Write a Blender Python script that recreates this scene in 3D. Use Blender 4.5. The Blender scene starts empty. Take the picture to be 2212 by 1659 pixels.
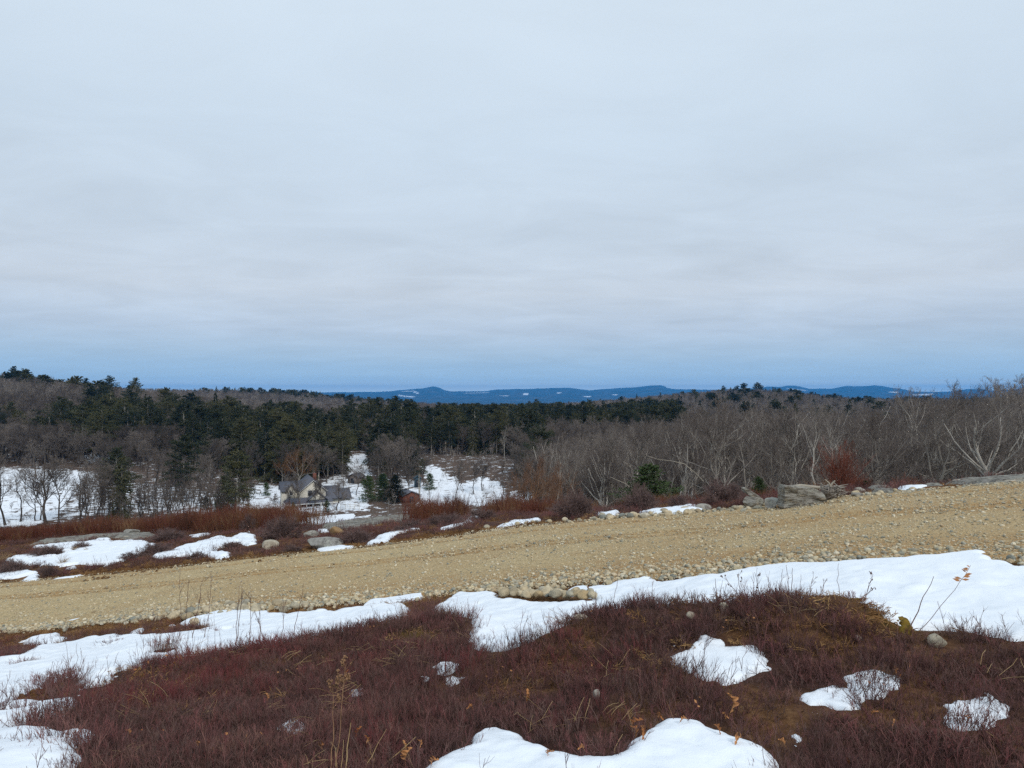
import bpy, math, random
import numpy as np
from mathutils import Vector, Euler, Matrix

R0 = random.Random(7)
C = bpy.context.scene.collection
SC = bpy.context.scene

# ------------------------------------------------------------------ camera
F, CU, CV = 1460.0, 1106.0, 850.0       # focal length and eye level of the photograph in its 2212 px wide view
cam_d = bpy.data.cameras.new('camera'); cam = bpy.data.objects.new('camera', cam_d); C.objects.link(cam)
cam.location = (0, 0, 0); cam.rotation_euler = (math.radians(90), 0, 0)
cam_d.sensor_width = 36.0; cam_d.lens = 36.0 * F / 2212.0
cam_d.shift_y = 0.00927; cam_d.clip_start = 0.05; cam_d.clip_end = 60000
SC.camera = cam
SC.view_settings.view_transform = 'Standard'; SC.view_settings.look = 'None'
SC.view_settings.exposure = 0.0; SC.view_settings.gamma = 1.0; SC.view_settings.use_curve_mapping = False
SC.cycles.max_bounces = 6; SC.cycles.diffuse_bounces = 3; SC.cycles.transparent_max_bounces = 8
SC.cycles.volume_bounces = 0; SC.cycles.use_denoising = False

# ------------------------------------------------------------------ sky and sun
SUN_EL, SUN_AZ = 42.0, 150.0            # high veiled sun behind the cloud deck, to the right and ahead
w = bpy.data.worlds.new('World'); SC.world = w; w.use_nodes = True
nt = w.node_tree; nt.nodes.clear()
def N(nt, t, **k):
    n = nt.nodes.new(t)
    for a, b in k.items():
        if a.startswith('i_'):
            n.inputs[a[2:].replace('_', ' ')].default_value = b
        else: setattr(n, a, b)
    return n
def L(nt, a, b): nt.links.new(a, b)
def ramp(nt, fac, stops, interp='LINEAR'):
    n = nt.nodes.new('ShaderNodeValToRGB'); cr = n.color_ramp; cr.interpolation = interp
    while len(cr.elements) < len(stops): cr.elements.new(0.5)
    for e, (p, c) in zip(cr.elements, stops):
        e.position = p; e.color = (c[0], c[1], c[2], 1) if hasattr(c, '__len__') else (c, c, c, 1)
    L(nt, fac, n.inputs[0]); return n.outputs[0]
def mth(nt, op, a, b=None, c=None, clamp=False):
    n = nt.nodes.new('ShaderNodeMath'); n.operation = op; n.use_clamp = clamp
    for i, x in enumerate((a, b, c)):
        if x is None: continue
        if isinstance(x, (int, float)): n.inputs[i].default_value = x
        else: L(nt, x, n.inputs[i])
    return n.outputs[0]
def mixc(nt, fac, a, b, mode='MIX'):
    n = nt.nodes.new('ShaderNodeMix'); n.data_type = 'RGBA'; n.blend_type = mode
    for s, x in ((n.inputs[0], fac), (n.inputs[6], a), (n.inputs[7], b)):
        if isinstance(x, (int, float)): s.default_value = x
        elif isinstance(x, (tuple, list)): s.default_value = (x[0], x[1], x[2], 1)
        else: L(nt, x, s)
    return n.outputs[2]
sky = N(nt, 'ShaderNodeTexSky'); sky.sky_type = 'NISHITA'; sky.sun_disc = False
sky.sun_elevation = math.radians(SUN_EL); sky.sun_rotation = math.radians(SUN_AZ)
tc = N(nt, 'ShaderNodeTexCoord')
sep = N(nt, 'ShaderNodeSeparateXYZ'); L(nt, tc.outputs['Generated'], sep.inputs[0])
zz = sep.outputs[2]
grad = ramp(nt, mth(nt, 'MAXIMUM', zz, 0.0), [
    (0.0, (1.1, 1.25, 1.25)), (.008, (.85, 1.0, 1.1)), (.020, (.50, .70, .88)), (.038, (.43, .61, .79)), (.055, (.46, .61, .76)), (.09, (.53, .63, .75)),
    (.145, (.61, .68, .76)), (.22, (.60, .69, .785)), (.34, (.63, .74, .85)), (.55, (.68, .785, .885)), (1, (.66, .76, .87))])
den = mth(nt, 'ADD', mth(nt, 'MAXIMUM', zz, 0.0), 0.10)
comb = N(nt, 'ShaderNodeCombineXYZ')
L(nt, mth(nt, 'DIVIDE', sep.outputs[0], den), comb.inputs[0]); L(nt, mth(nt, 'DIVIDE', sep.outputs[1], den), comb.inputs[1])
n1 = N(nt, 'ShaderNodeTexNoise', i_Scale=0.8, i_Detail=8.0, i_Roughness=0.5, i_Distortion=0.5); L(nt, comb.outputs[0], n1.inputs['Vector'])
mp = N(nt, 'ShaderNodeMapping'); mp.inputs['Scale'].default_value = (.8, 1.3, 1); mp.inputs['Rotation'].default_value = (0, 0, .25)
L(nt, comb.outputs[0], mp.inputs[0])
n2 = N(nt, 'ShaderNodeTexNoise', i_Scale=1.9, i_Detail=9.0, i_Roughness=0.62, i_Distortion=0.7); L(nt, mp.outputs[0], n2.inputs['Vector'])
m = mth(nt, 'ADD', mth(nt, 'MULTIPLY', mth(nt, 'SUBTRACT', n1.outputs[0], .5), .30), mth(nt, 'MULTIPLY', mth(nt, 'SUBTRACT', n2.outputs[0], .5), .34))
band = ramp(nt, zz, [(0, .25), (.03, .45), (.10, 1.0), (.2, .85), (.4, .4), (.8, .3)])
m = mth(nt, 'ADD', mth(nt, 'MULTIPLY', m, band), 1.0)
ml = N(nt, 'ShaderNodeVectorMath'); ml.operation = 'SCALE'; L(nt, grad, ml.inputs[0]); L(nt, mth(nt, 'MULTIPLY', m, 10.35), ml.inputs['Scale'])
skc = mixc(nt, 0.04, ml.outputs[0], sky.outputs[0])
bg = N(nt, 'ShaderNodeBackground'); bg.inputs[1].default_value = 0.1; L(nt, skc, bg.inputs[0])
wo = N(nt, 'ShaderNodeOutputWorld'); L(nt, bg.outputs[0], wo.inputs[0])

sd_ = bpy.data.lights.new('sun', 'SUN'); sd_.energy = 1.75; sd_.angle = math.radians(14); sd_.color = (1, .96, .9)
sun = bpy.data.objects.new('sun', sd_); C.objects.link(sun)
a, e = math.radians(SUN_AZ), math.radians(SUN_EL)
sdir = Vector((math.sin(a) * math.cos(e), math.cos(a) * math.cos(e), math.sin(e)))
sun.rotation_euler = sdir.to_track_quat('Z', 'Y').to_euler()

# ------------------------------------------------------------------ numpy noise
_rng = np.random.RandomState(11); _RT = _rng.rand(256 * 256).astype(np.float32)
def vn(x, y, s=0):
    x = np.asarray(x, float); y = np.asarray(y, float)
    ix = np.floor(x); iy = np.floor(y); fx = (x - ix).astype(np.float32); fy = (y - iy).astype(np.float32)
    ix = ix.astype(np.int64) + s * 37; iy = iy.astype(np.int64) + s * 101
    fx = fx * fx * (3 - 2 * fx); fy = fy * fy * (3 - 2 * fy)
    x0 = ix & 255; x1 = (ix + 1) & 255; y0 = (iy & 255) << 8; y1 = ((iy + 1) & 255) << 8
    a = _RT[y0 + x0]; c = _RT[y1 + x0]
    a = a + (_RT[y0 + x1] - a) * fx; c = c + (_RT[y1 + x1] - c) * fx
    return a + (c - a) * fy
def fbm(x, y, s=0, o=4):
    v = 0; am = .5; t = 0
    for i in range(o):
        v = v + am * vn(x, y, s + i * 17); t += am; x = x * 2.03 + 3.1; y = y * 2.03 + 7.7; am *= .5
    return v / t
def sst(a, b, x):
    t = np.clip((x - a) / (b - a), 0, 1); return t * t * (3 - 2 * t)

# ------------------------------------------------------------------ terrain height (drop below the eye)
COLS = {
 -1500: [(1,1.5),(2.9,1.6),(10,3.6),(22,7),(28,7.4),(50,12),(110,23),(200,22),(420,4),(600,0),(1000,8),(2500,45),(6000,110)],
 -500: [(1,1.5),(2.9,1.6),(8,3.3),(16.3,5.7),(20,5.8),(33,7.4),(50,12),(110,24),(200,22),(300,12),(420,2),(600,1),(1000,8),(2500,45),(6000,110)],
 0: [(1,1.5),(2.9,1.6),(5.1,2.27),(8,3.15),(13,4.68),(17,4.75),(22,5.35),(30,6.3),(45,10.5),(60,14.5),(110,24.5),(130,25),(165,24.5),(200,22),(300,9),(420,-2),(520,0),(900,6),(2000,40),(6000,110)],
 550: [(1,1.5),(2.9,1.6),(5.3,2.2),(7.5,2.72),(10.65,3.43),(15.4,3.73),(20,4.3),(28,5.3),(40,8.7),(60,13.5),(110,23.5),(140,24.6),(165,24.6),(200,22),(300,17.5),(400,19.5),(600,18),(900,5),(1300,12),(2500,40),(6000,110)],
 1106: [(1,1.5),(2.9,1.6),(5.35,2.02),(7,2.3),(9,2.64),(14,2.77),(20,3.55),(28,5.2),(40,8.5),(80,18),(130,24.3),(160,23.5),(200,20.5),(300,20),(450,23),(700,27),(1500,42),(3000,72),(6000,118)],
 850: [(1,1.5),(2.9,1.6),(5.3,2.1),(8,2.62),(9.8,3.0),(14.6,3.25),(20,3.9),(28,5.15),(40,8.6),(60,14.5),(110,23.5),(140,24.6),(165,24.3),(200,20.5),(300,19.5),(400,22.5),(600,24),(900,21),(1300,34),(2500,62),(6000,118)],
 1300: [(1,1.5),(2.9,1.58),(5.2,1.9),(8.2,2.32),(13.4,2.5),(18,3.1),(25,4.5),(35,7.2),(62,13),(110,18.5),(150,20.5),(200,20.5),(300,20.5),(450,22),(800,20),(1300,30),(2500,58),(6000,118)],
 1500: [(1,1.5),(2.9,1.57),(5,1.76),(7.63,2.07),(13,2.29),(17,2.75),(22,3.6),(30,5.8),(50,10),(90,15),(150,19),(250,21),(400,20),(700,14),(850,8.7),(1200,16),(2500,50),(6000,115)],
 1660: [(1,1.5),(2.9,1.57),(5,1.72),(7.18,1.87),(12.6,2.09),(16.5,2.55),(20,3.2),(30,5.6),(50,9.5),(90,15),(250,20),(450,17),(800,4.2),(1100,9),(2500,45),(6000,115)],
 1830: [(1,1.5),(2.9,1.56),(5.4,1.66),(6.8,1.7),(12.2,1.85),(16.3,2.3),(20,3.0),(30,5.4),(50,9.5),(90,15),(250,20),(450,20),(800,18),(1100,22),(2500,50),(6000,115)],
 2212: [(1,1.5),(2.9,1.55),(6,1.5),(11.5,1.5),(16,1.98),(22,3.2),(30,5),(60,10.5),(120,16),(300,21),(700,20),(1500,25),(3000,50),(6000,110)],
 2800: [(1,1.5),(2.9,1.5),(5,1.3),(10.5,1.2),(16,1.6),(22,3),(30,5),(60,10.5),(120,16),(300,21),(700,20),(1500,25),(3000,50),(6000,110)],
 3800: [(1,1.5),(2.9,1.45),(4,1.2),(9.2,1.1),(16,1.6),(22,3),(30,5),(60,10.5),(120,16),(300,21),(700,20),(1500,25),(3000,50),(6000,110)],
}
_ly = np.linspace(0, math.log(6000), 420)
_cu = np.array(sorted(COLS)); _tab = []
for c_ in _cu:
    k = np.array(COLS[c_]); t = np.interp(_ly, np.log(k[:, 0]), k[:, 1])
    ker = np.exp(-.5 * (np.arange(-8, 9) / 2.2) ** 2); ker /= ker.sum()
    _tab.append(np.convolve(np.pad(t, 8, mode='edge'), ker, 'valid'))
_tab = np.array(_tab)
_us = np.linspace(-1500, 3800, 330)
_T = np.array([np.interp(_us, _cu, _tab[:, j]) for j in range(len(_ly))]).T
ker = np.exp(-.5 * (np.arange(-9, 10) / 4.0) ** 2); ker /= ker.sum()
_T = np.apply_along_axis(lambda a: np.convolve(np.pad(a, 9, mode='edge'), ker, 'valid'), 0, _T)
RIDGE = np.array([(-1500,850),(-400,846),(300,846),(700,848),(770,846.5),(820,847),(848,845),(864,843),(889,841.4),(911,839),(920,837.5),(929,835.4),(937,834.8),(948,837),(960,842.2),(973,845),
 (1004,845.8),(1050,845.8),(1075,841.7),(1106,841),(1146,839.5),(1190,838.3),(1227,837.7),(1246,840),(1274,843),(1299,840.5),(1342,838.3),(1373,836.4),(1401,834),(1426,832.7),(1434,833.5),(1442,838.6),
 (1470,841),(1560,842),(1640,838),(1659,834.5),(1684,836.4),(1700,833.6),(1712,833.2),(1727,835),(1749,840),(1796,840),(1827,834),(1846,835),(1870,834),(1889,832.4),(1908,834),(1926,838),(1954,841),(1973,846),
 (2017,847),(2051,846),(2094,840),(2125,841),(2144,844),(2212,838),(2400,842),(3000,840),(3800,848)], float)
def base_drop(x, y):
    x = np.asarray(x, float); y = np.asarray(y, float)
    ry = np.maximum(y, 1.0); u = np.clip(CU + F * x / ry, -1500, 3800)
    fi = (u + 1500) / 5300 * (len(_us) - 1); fj = np.log(np.clip(ry, 1, 6000)) / _ly[-1] * (len(_ly) - 1)
    i = np.clip(fi.astype(int), 0, len(_us) - 2); j = np.clip(fj.astype(int), 0, len(_ly) - 2)
    a = fi - i; b = fj - j
    h = (_T[i, j] * (1 - a) + _T[i + 1, j] * a) * (1 - b) + (_T[i, j + 1] * (1 - a) + _T[i + 1, j + 1] * a) * b
    far = y > 5000
    if np.any(far):
        ztop = -(np.interp(u, RIDGE[:, 0], RIDGE[:, 1]) - 850) / F * 14000
        ztop = ztop + 9 * (vn(u / 14, u * 0, 5) - .5)
        k = sst(8200, 14000, y) ** 1.25 * (1 - sst(14200, 17500, y))
        foot = 45 * (fbm(x / 1600, y / 1600, 9) - .35) * sst(6500, 9500, y) * (1 - sst(11500, 13500, y))
        h = np.where(far, h * (1 - k) - ztop * k - foot, h)
    return h
def hit(u, v, fn=None):
    """world point where the view ray through (u, v) first meets the ground"""
    u = np.atleast_1d(np.asarray(u, float)); v = np.atleast_1d(np.asarray(v, float))
    ys = np.exp(np.linspace(math.log(1.2), math.log(5000), 2600))[None, :]
    sx = ((u - CU) / F)[:, None]; sz = ((v - CV) / F)[:, None]
    d = (fn or base_drop)(sx * ys, ys + 0 * sx) - sz * ys     # >0 while the ray is above the ground
    below = d <= 0
    k = np.argmax(below, axis=1); k = np.where(below.any(axis=1), k, 2599)
    yy = ys[0][k]; k0 = np.maximum(k - 1, 0); r = np.arange(len(u))
    d0, d1 = d[r, k0], d[r, k]; t = np.clip(d0 / np.where(d0 - d1 == 0, 1, d0 - d1), 0, 1)
    yy = ys[0][k0] * (1 - t) + yy * t
    return sx[:, 0] * yy, yy
# heath banks whose tops hide part of the snow behind them: (u, skyline v, height, sigma across, sigma along)
MOUNDS = []
for (mu, mv, a_, sx_, sy_) in [(1290,1322,.13,.5,.3),(1420,1320,.13,.6,.3),(1590,1328,.09,.5,.28),(1745,1316,.13,.35,.28),(1815,1306,.10,.22,.22),
        (880,1347,.10,.45,.3),(720,1366,.08,.5,.3),(960,1322,.10,.35,.3),(430,1405,.09,.8,.4),(2080,1368,.05,.7,.3)]:
    for yy in np.arange(3.0, 12, .05):
        if (base_drop((mu - CU) / F * yy, yy) - a_ - .10) / yy < (mv - CV) / F: break
    MOUNDS.append(((mu - CU) / F * yy, yy, a_, sx_, sy_))
# the road: near and far edge lines in plan
RN = np.array([(-40,25),(-30,21.2),(-18,16.6),(-9.85,13),(0,9),(4.5,6),(9,3.2),(16,-.8),(26,-5)], float)
RF = np.array([(-44,29),(-31,23),(-20,19.2),(-12.87,17),(0,14),(8.71,11.5),(14,9.4),(22,6),(34,0)], float)
def pl_y(x, P): return np.interp(x, P[:, 0], P[:, 1])
def road_t(x, y):
    """0 at the near edge, 1 at the far edge"""
    a_ = pl_y(x, RN); b_ = pl_y(x, RF); return (y - a_) / (b_ - a_)
def drop(x, y):
    x = np.asarray(x, float); y = np.asarray(y, float)
    h = base_drop(x, y)
    for (mx, my, a_, sx_, sy_) in MOUNDS:
        h = h - a_ * np.exp(-.5 * ((x - mx) / sx_) ** 2 - .5 * ((y - my) / sy_) ** 2)
    t = road_t(x, y); r = np.hypot(x, y)
    onroad = sst(-.12, .0, t) * (1 - sst(1.0, 1.08, t)) * (y < 60)
    amp = (1 - onroad) * (1 - sst(40, 80, r))
    h = h - amp * (.10 * (fbm(x / 1.3, y / 1.3, 3) - .5) + .05 * (fbm(x * 5, y * 5, 8, 3) - .5))
    k = sst(60, 160, r) * (1 - sst(3500, 6000, r))
    h = h - k * 3.0 * (fbm(x / 45, y / 45, 21) - .5)
    k = sst(5000, 9000, r)
    h = h - k * 22 * (fbm(x / 500, y / 500, 31, 5) - .5)
    return h
def gz(x, y): return float(-drop(np.array([x]), np.array([y]))[0])
def gpt(u, v):
    x, y = hit(u, v); return float(x[0]), float(y[0]), gz(float(x[0]), float(y[0]))
def at(u, y):
    x = (u - CU) / F * y; return x, y, gz(x, y)

# ------------------------------------------------------------------ mesh building
class MB:
    def __init__(s): s.v = []; s.q = []; s.t = []; s.n = 0
    def add(s, V, Q=None, T=None):
        V = np.asarray(V, float).reshape(-1, 3)
        if Q is not None and len(Q): s.q.append(np.asarray(Q, int).reshape(-1, 4) + s.n)
        if T is not None and len(T): s.t.append(np.asarray(T, int).reshape(-1, 3) + s.n)
        s.v.append(V); s.n += len(V)
    def mesh(s, name, mat=None, smooth=False):
        V = np.concatenate(s.v) if s.v else np.zeros((0, 3))
        Q = np.concatenate(s.q) if s.q else np.zeros((0, 4), int); T = np.concatenate(s.t) if s.t else np.zeros((0, 3), int)
        me = bpy.data.meshes.new(name); me.vertices.add(len(V)); me.vertices.foreach_set('co', V.ravel().astype(np.float32))
        nl = Q.size + T.size; me.loops.add(nl); me.loops.foreach_set('vertex_index', np.concatenate([Q.ravel(), T.ravel()]).astype(np.int32))
        ls = np.concatenate([np.arange(len(Q)) * 4, Q.size + np.arange(len(T)) * 3]).astype(np.int32)
        me.polygons.add(len(ls)); me.polygons.foreach_set('loop_start', ls)
        if smooth: me.polygons.foreach_set('use_smooth', np.ones(len(ls), bool))
        me.update(calc_edges=True); me.validate()
        if mat: me.materials.append(mat)
        return me
    def obj(s, name, mat=None, parent=None, smooth=False, **tags):
        return mk(name, s.mesh(name, mat, smooth), parent, **tags)
    def box(s, x0, x1, y0, y1, z0, z1):
        V = [(x, y, z) for z in (z0, z1) for y in (y0, y1) for x in (x0, x1)]
        s.add(V, [(0,2,3,1),(4,5,7,6),(0,1,5,4),(2,6,7,3),(0,4,6,2),(1,3,7,5)])
    def prism(s, pts, y0, y1):
        """pts: outline in x,z; extruded along y"""
        n = len(pts); V = [(p[0], y0, p[1]) for p in pts] + [(p[0], y1, p[1]) for p in pts]
        s.add(V, [(i, (i + 1) % n, n + (i + 1) % n, n + i) for i in range(n)],
              [(0, i + 1, i) for i in range(1, n - 1)] + [(n, n + i, n + i + 1) for i in range(1, n - 1)])
def mk(name, data, parent=None, **tags):
    o = bpy.data.objects.new(name, data); C.objects.link(o)
    if parent is not None: o.parent = parent
    for k, v in tags.items(): o[k] = v
    return o
def empty(name, loc, rz=0, **tags):
    o = mk(name, None, **tags); o.location = loc; o.rotation_euler = (0, 0, rz); o.empty_display_size = .2; return o
def tubes(mb, P, Rr, k=3, cap=False):
    """P [N,n,3] centre lines, Rr [N,n] radii"""
    P = np.asarray(P, float); Rr = np.asarray(Rr, float); Nn, n, _ = P.shape
    d = P[:, -1] - P[:, 0]; d /= np.linalg.norm(d, axis=1, keepdims=True) + 1e-9
    ref = np.where(np.abs(d[:, 2:3]) > .8, np.array([[1., 0, 0]]), np.array([[0, 0, 1.]]))
    a_ = np.cross(d, ref); a_ /= np.linalg.norm(a_, axis=1, keepdims=True) + 1e-9; b_ = np.cross(d, a_)
    an = np.arange(k) * 2 * math.pi / k
    ring = a_[:, None, :] * np.cos(an)[None, :, None] + b_[:, None, :] * np.sin(an)[None, :, None]
    V = P[:, :, None, :] + ring[:, None, :, :] * Rr[:, :, None, None]
    i = np.arange(Nn)[:, None, None] * n * k + np.arange(n - 1)[None, :, None] * k
    j = np.arange(k)[None, None, :]; j2 = (j + 1) % k
    Q = np.stack([i + j, i + j2, i + k + j2, i + k + j], -1).reshape(-1, 4)
    mb.add(V.reshape(-1, 3), Q)
def ico(sub):
    t = (1 + 5 ** .5) / 2
    V = [(-1,t,0),(1,t,0),(-1,-t,0),(1,-t,0),(0,-1,t),(0,1,t),(0,-1,-t),(0,1,-t),(t,0,-1),(t,0,1),(-t,0,-1),(-t,0,1)]
    Fc = [(0,11,5),(0,5,1),(0,1,7),(0,7,10),(0,10,11),(1,5,9),(5,11,4),(11,10,2),(10,7,6),(7,1,8),(3,9,4),(3,4,2),(3,2,6),(3,6,8),(3,8,9),(4,9,5),(2,4,11),(6,2,10),(8,6,7),(9,8,1)]
    V = [np.array(v) / np.linalg.norm(v) for v in V]
    for _ in range(sub):
        c = {}; F2 = []
        def mid(a, b):
            k = (min(a, b), max(a, b))
            if k not in c: m_ = V[a] + V[b]; V.append(m_ / np.linalg.norm(m_)); c[k] = len(V) - 1
            return c[k]
        for (a, b, d) in Fc:
            x, y, z = mid(a, b), mid(b, d), mid(d, a); F2 += [(a, x, z), (b, y, x), (d, z, y), (x, y, z)]
        Fc = F2
    return np.array(V), np.array(Fc)
ICO = {k: ico(k) for k in (0, 1, 2, 3, 4)}
def n3(p, s, f):
    return (vn(p[:, 0] * f + s, p[:, 1] * f, s) + vn(p[:, 1] * f, p[:, 2] * f + s, s + 3) + vn(p[:, 2] * f, p[:, 0] * f - s, s + 5)) / 1.5 - 1
def rock_verts(rng, sub=3, dims=(1, 1, 1), rough=.25, cuts=5, cutd=(.55, .85), fine=.05):
    V, T = ICO[sub]; V = V.copy(); s = rng.randint(0, 9999)
    for _ in range(cuts):
        n_ = np.array([rng.gauss(0, 1), rng.gauss(0, 1), rng.gauss(0, .8)]); n_ /= np.linalg.norm(n_); d = rng.uniform(*cutd)
        e_ = V @ n_ - d; V = V - np.where(e_ > 0, e_ * .92, 0)[:, None] * n_
    r = 1 + rough * n3(V, s, 1.6) + fine * n3(V, s + 11, 6.)
    return V * r[:, None] * np.array(dims), T

# ------------------------------------------------------------------ materials
def mat(name, rough=.85, spec=.25):
    m = bpy.data.materials.new(name); m.use_nodes = True; t = m.node_tree
    b = t.nodes['Principled BSDF']; b.inputs['Roughness'].default_value = rough; b.inputs['Specular IOR Level'].default_value = spec
    return m, t, b
def tex(t, kind, scale, detail=4, rough=.6, co='Object', dist=0, mscale=None):
    tcn = t.nodes.new('ShaderNodeTexCoord') if co != 'pos' else t.nodes.new('ShaderNodeNewGeometry')
    out = tcn.outputs[co if co != 'pos' else 'Position']
    if mscale:
        mp = t.nodes.new('ShaderNodeMapping'); mp.inputs['Scale'].default_value = mscale; L(t, out, mp.inputs[0]); out = mp.outputs[0]
    if kind == 'noise':
        n = t.nodes.new('ShaderNodeTexNoise'); n.inputs['Detail'].default_value = detail; n.inputs['Roughness'].default_value = rough
        n.inputs['Distortion'].default_value = dist
    else:
        n = t.nodes.new('ShaderNodeTexVoronoi')
    n.inputs['Scale'].default_value = scale; L(t, out, n.inputs['Vector']); return n
def bump(t, b, h, st, d=.02):
    n = t.nodes.new('ShaderNodeBump'); n.inputs['Strength'].default_value = st; n.inputs['Distance'].default_value = d
    L(t, h, n.inputs['Height']); L(t, n.outputs[0], b.inputs['Normal'])
def attr(t, name):
    n = t.nodes.new('ShaderNodeAttribute'); n.attribute_name = name; return n
def simple(name, stops, scale=3, rough=.85, detail=5, rand=0.0, co='pos', bmp=0, bscale=20, bd=.02, mscale=None, spec=.2, stops_rand=None):
    m, t, b = mat(name, rough, spec)
    n = tex(t, 'noise', scale, detail, co=co, mscale=mscale); f = n.outputs[0]
    if rand:
        oi = t.nodes.new('ShaderNodeObjectInfo')
        f = mth(t, 'ADD', mth(t, 'MULTIPLY', f, 1 - rand), mth(t, 'MULTIPLY', oi.outputs['Random'], rand))
    L(t, ramp(t, f, stops), b.inputs['Base Color'])
    if bmp: bump(t, b, tex(t, 'noise', bscale, 5, co=co, mscale=mscale).outputs[0], bmp, bd)
    return m
# snow
M_snow, t, b = mat('snow', .55, .2)
n = tex(t, 'noise', 2.2, 5, co='pos'); L(t, ramp(t, n.outputs[0], [(.3, (.80, .85, .90)), (.7, (.86, .90, .94))]), b.inputs['Base Color'])
dirt = tex(t, 'noise', 9, 6, .7, co='pos')
bump(t, b, mth(t, 'ADD', tex(t, 'noise', 14, 5, co='pos').outputs[0], mth(t, 'MULTIPLY', tex(t, 'noise', 140, 2, co='pos').outputs[0], .25)), .35, .02)
# ground sheet: duff and peat close by, leaf litter and snow in the woods
M_ground, t, b = mat('ground', .95, .1)
g1 = ramp(t, tex(t, 'noise', 7, 8, .7, co='pos').outputs[0], [(.3, (.034, .018, .015)), (.5, (.072, .036, .028)), (.72, (.12, .064, .042))])
g2 = ramp(t, tex(t, 'noise', 16, 8, .7, co='pos').outputs[0], [(.3, (.07, .032, .014)), (.5, (.17, .085, .035)), (.7, (.30, .17, .08))])
moss = ramp(t, tex(t, 'noise', 20, 6, .7, co='pos').outputs[0], [(.3, (.05, .032, .010)), (.6, (.13, .085, .022)), (.75, (.20, .13, .035))])
col = mixc(t, attr(t, 'soil').outputs['Fac'], g1, g2); col = mixc(t, attr(t, 'moss').outputs['Fac'], col, moss)
lit = ramp(t, tex(t, 'noise', .35, 9, .7, co='pos').outputs[0], [(.3, (.060, .044, .036)), (.5, (.105, .075, .058)), (.7, (.15, .105, .08))])
farc = ramp(t, tex(t, 'noise', .004, 8, .65, co='pos').outputs[0], [(.4, (.020, .028, .026)), (.5, (.040, .038, .034)), (.62, (.080, .066, .056))])
lit = mixc(t, attr(t, 'vfar').outputs['Fac'], lit, farc)
col = mixc(t, attr(t, 'far').outputs['Fac'], col, lit)
sn = attr(t, 'snow').outputs['Fac']
nz = tex(t, 'noise', .5, 7, .75, co='pos', mscale=(1, 1.0, 1)).outputs[0]
thr = mth(t, 'SUBTRACT', 1.0, sn)
k = mth(t, 'MULTIPLY', mth(t, 'SUBTRACT', mth(t, 'ADD', mth(t, 'MULTIPLY', mth(t, 'SUBTRACT', nz, .5), 2.4), .5), thr), 9.0, clamp=True)
k = mth(t, 'MULTIPLY', k, mth(t, 'GREATER_THAN', sn, .03))
col = mixc(t, k, col, (.82, .86, .91)); L(t, col, b.inputs['Base Color'])
bump(t, b, tex(t, 'noise', 30, 8, .75, co='pos').outputs[0], .8, .03)
# gravel road
M_road, t, b = mat('gravel_road', .9, .2)
vo = tex(t, 'vor', 42, co='pos'); vs = tex(t, 'vor', 110, co='pos')
sepc = t.nodes.new('ShaderNodeSeparateColor'); L(t, vo.outputs['Color'], sepc.inputs[0])
st1 = ramp(t, sepc.outputs[0], [(0, (.22, .20, .14)), (.35, (.42, .365, .24)), (.6, (.56, .47, .30)), (.85, (.30, .29, .22)), (1, (.82, .71, .50))])
sepd = t.nodes.new('ShaderNodeSeparateColor'); L(t, vs.outputs['Color'], sepd.inputs[0])
st2 = ramp(t, sepd.outputs[1], [(0, (.27, .215, .12)), (.5, (.40, .32, .19)), (1, (.58, .48, .30))])
st = mixc(t, .5, st1, st2); st = mixc(t, 1.0, st, (1.10, 1.0, .85), 'MULTIPLY')
sandn = tex(t, 'noise', .9, 6, .6, co='pos').outputs[0]
sandk = mth(t, 'MULTIPLY', attr(t, 'sand').outputs['Fac'], ramp(t, tex(t, 'noise', 12, 6, .7, co='pos').outputs[0], [(.38, .2), (.56, 1.0)]))
st = mixc(t, sandk, st, (.36, .215, .09))
L(t, st, b.inputs['Base Color'])
hh = mth(t, 'ADD', mth(t, 'MULTIPLY', vo.outputs['Distance'], -1.2), mth(t, 'MULTIPLY', vs.outputs['Distance'], -.5))
bump(t, b, hh, .9, .012)
# stones
def stone_mat(name, stops, rand=.8, lich=False, scale=8):
    m, t, b = mat(name, .85, .25)
    oi = t.nodes.new('ShaderNodeObjectInfo')
    c = ramp(t, oi.outputs['Random'], stops)
    d = ramp(t, tex(t, 'noise', scale, 8, .7, co='pos').outputs[0], [(.3, .55), (.7, 1.25)])
    c = mixc(t, 1.0, c, d, 'MULTIPLY')
    if lich:
        c = mixc(t, ramp(t, tex(t, 'noise', 6, 8, .75, co='pos').outputs[0], [(.52, 0), (.58, .7)]), c, (.36, .38, .32))
        c = mixc(t, ramp(t, tex(t, 'noise', 4, 8, .8, co='Object').outputs[0], [(.55, 0), (.62, .8)]), c, (.05, .045, .04))
    L(t, c, b.inputs['Base Color']); bump(t, b, tex(t, 'noise', scale * 4, 8, .7, co='pos').outputs[0], .6, .02)
    return m
COB = [(0, (.46, .37, .23)), (.3, (.56, .47, .32)), (.55, (.34, .32, .25)), (.75, (.42, .31, .17)), (.9, (.22, .23, .20)), (1, (.60, .54, .42))]
M_cob = stone_mat('cobble_stone', COB, scale=14)
M_peb = stone_mat('pebble', [(0, (.46, .39, .25)), (.25, (.68, .57, .37)), (.45, (.26, .26, .21)), (.62, (.52, .38, .22)), (.8, (.74, .66, .49)), (1, (.20, .21, .18))], scale=30)
M_granite = stone_mat('granite', [(0, (.30, .28, .24)), (.5, (.36, .34, .30)), (1, (.26, .25, .23))], lich=True, scale=14)
M_boulder = stone_mat('pale_boulder', [(0, (.42, .37, .28)), (1, (.48, .42, .33))], scale=12)
M_rusty = stone_mat('rusty_rock', [(0, (.30, .19, .09)), (1, (.34, .21, .10))], scale=12)
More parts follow.
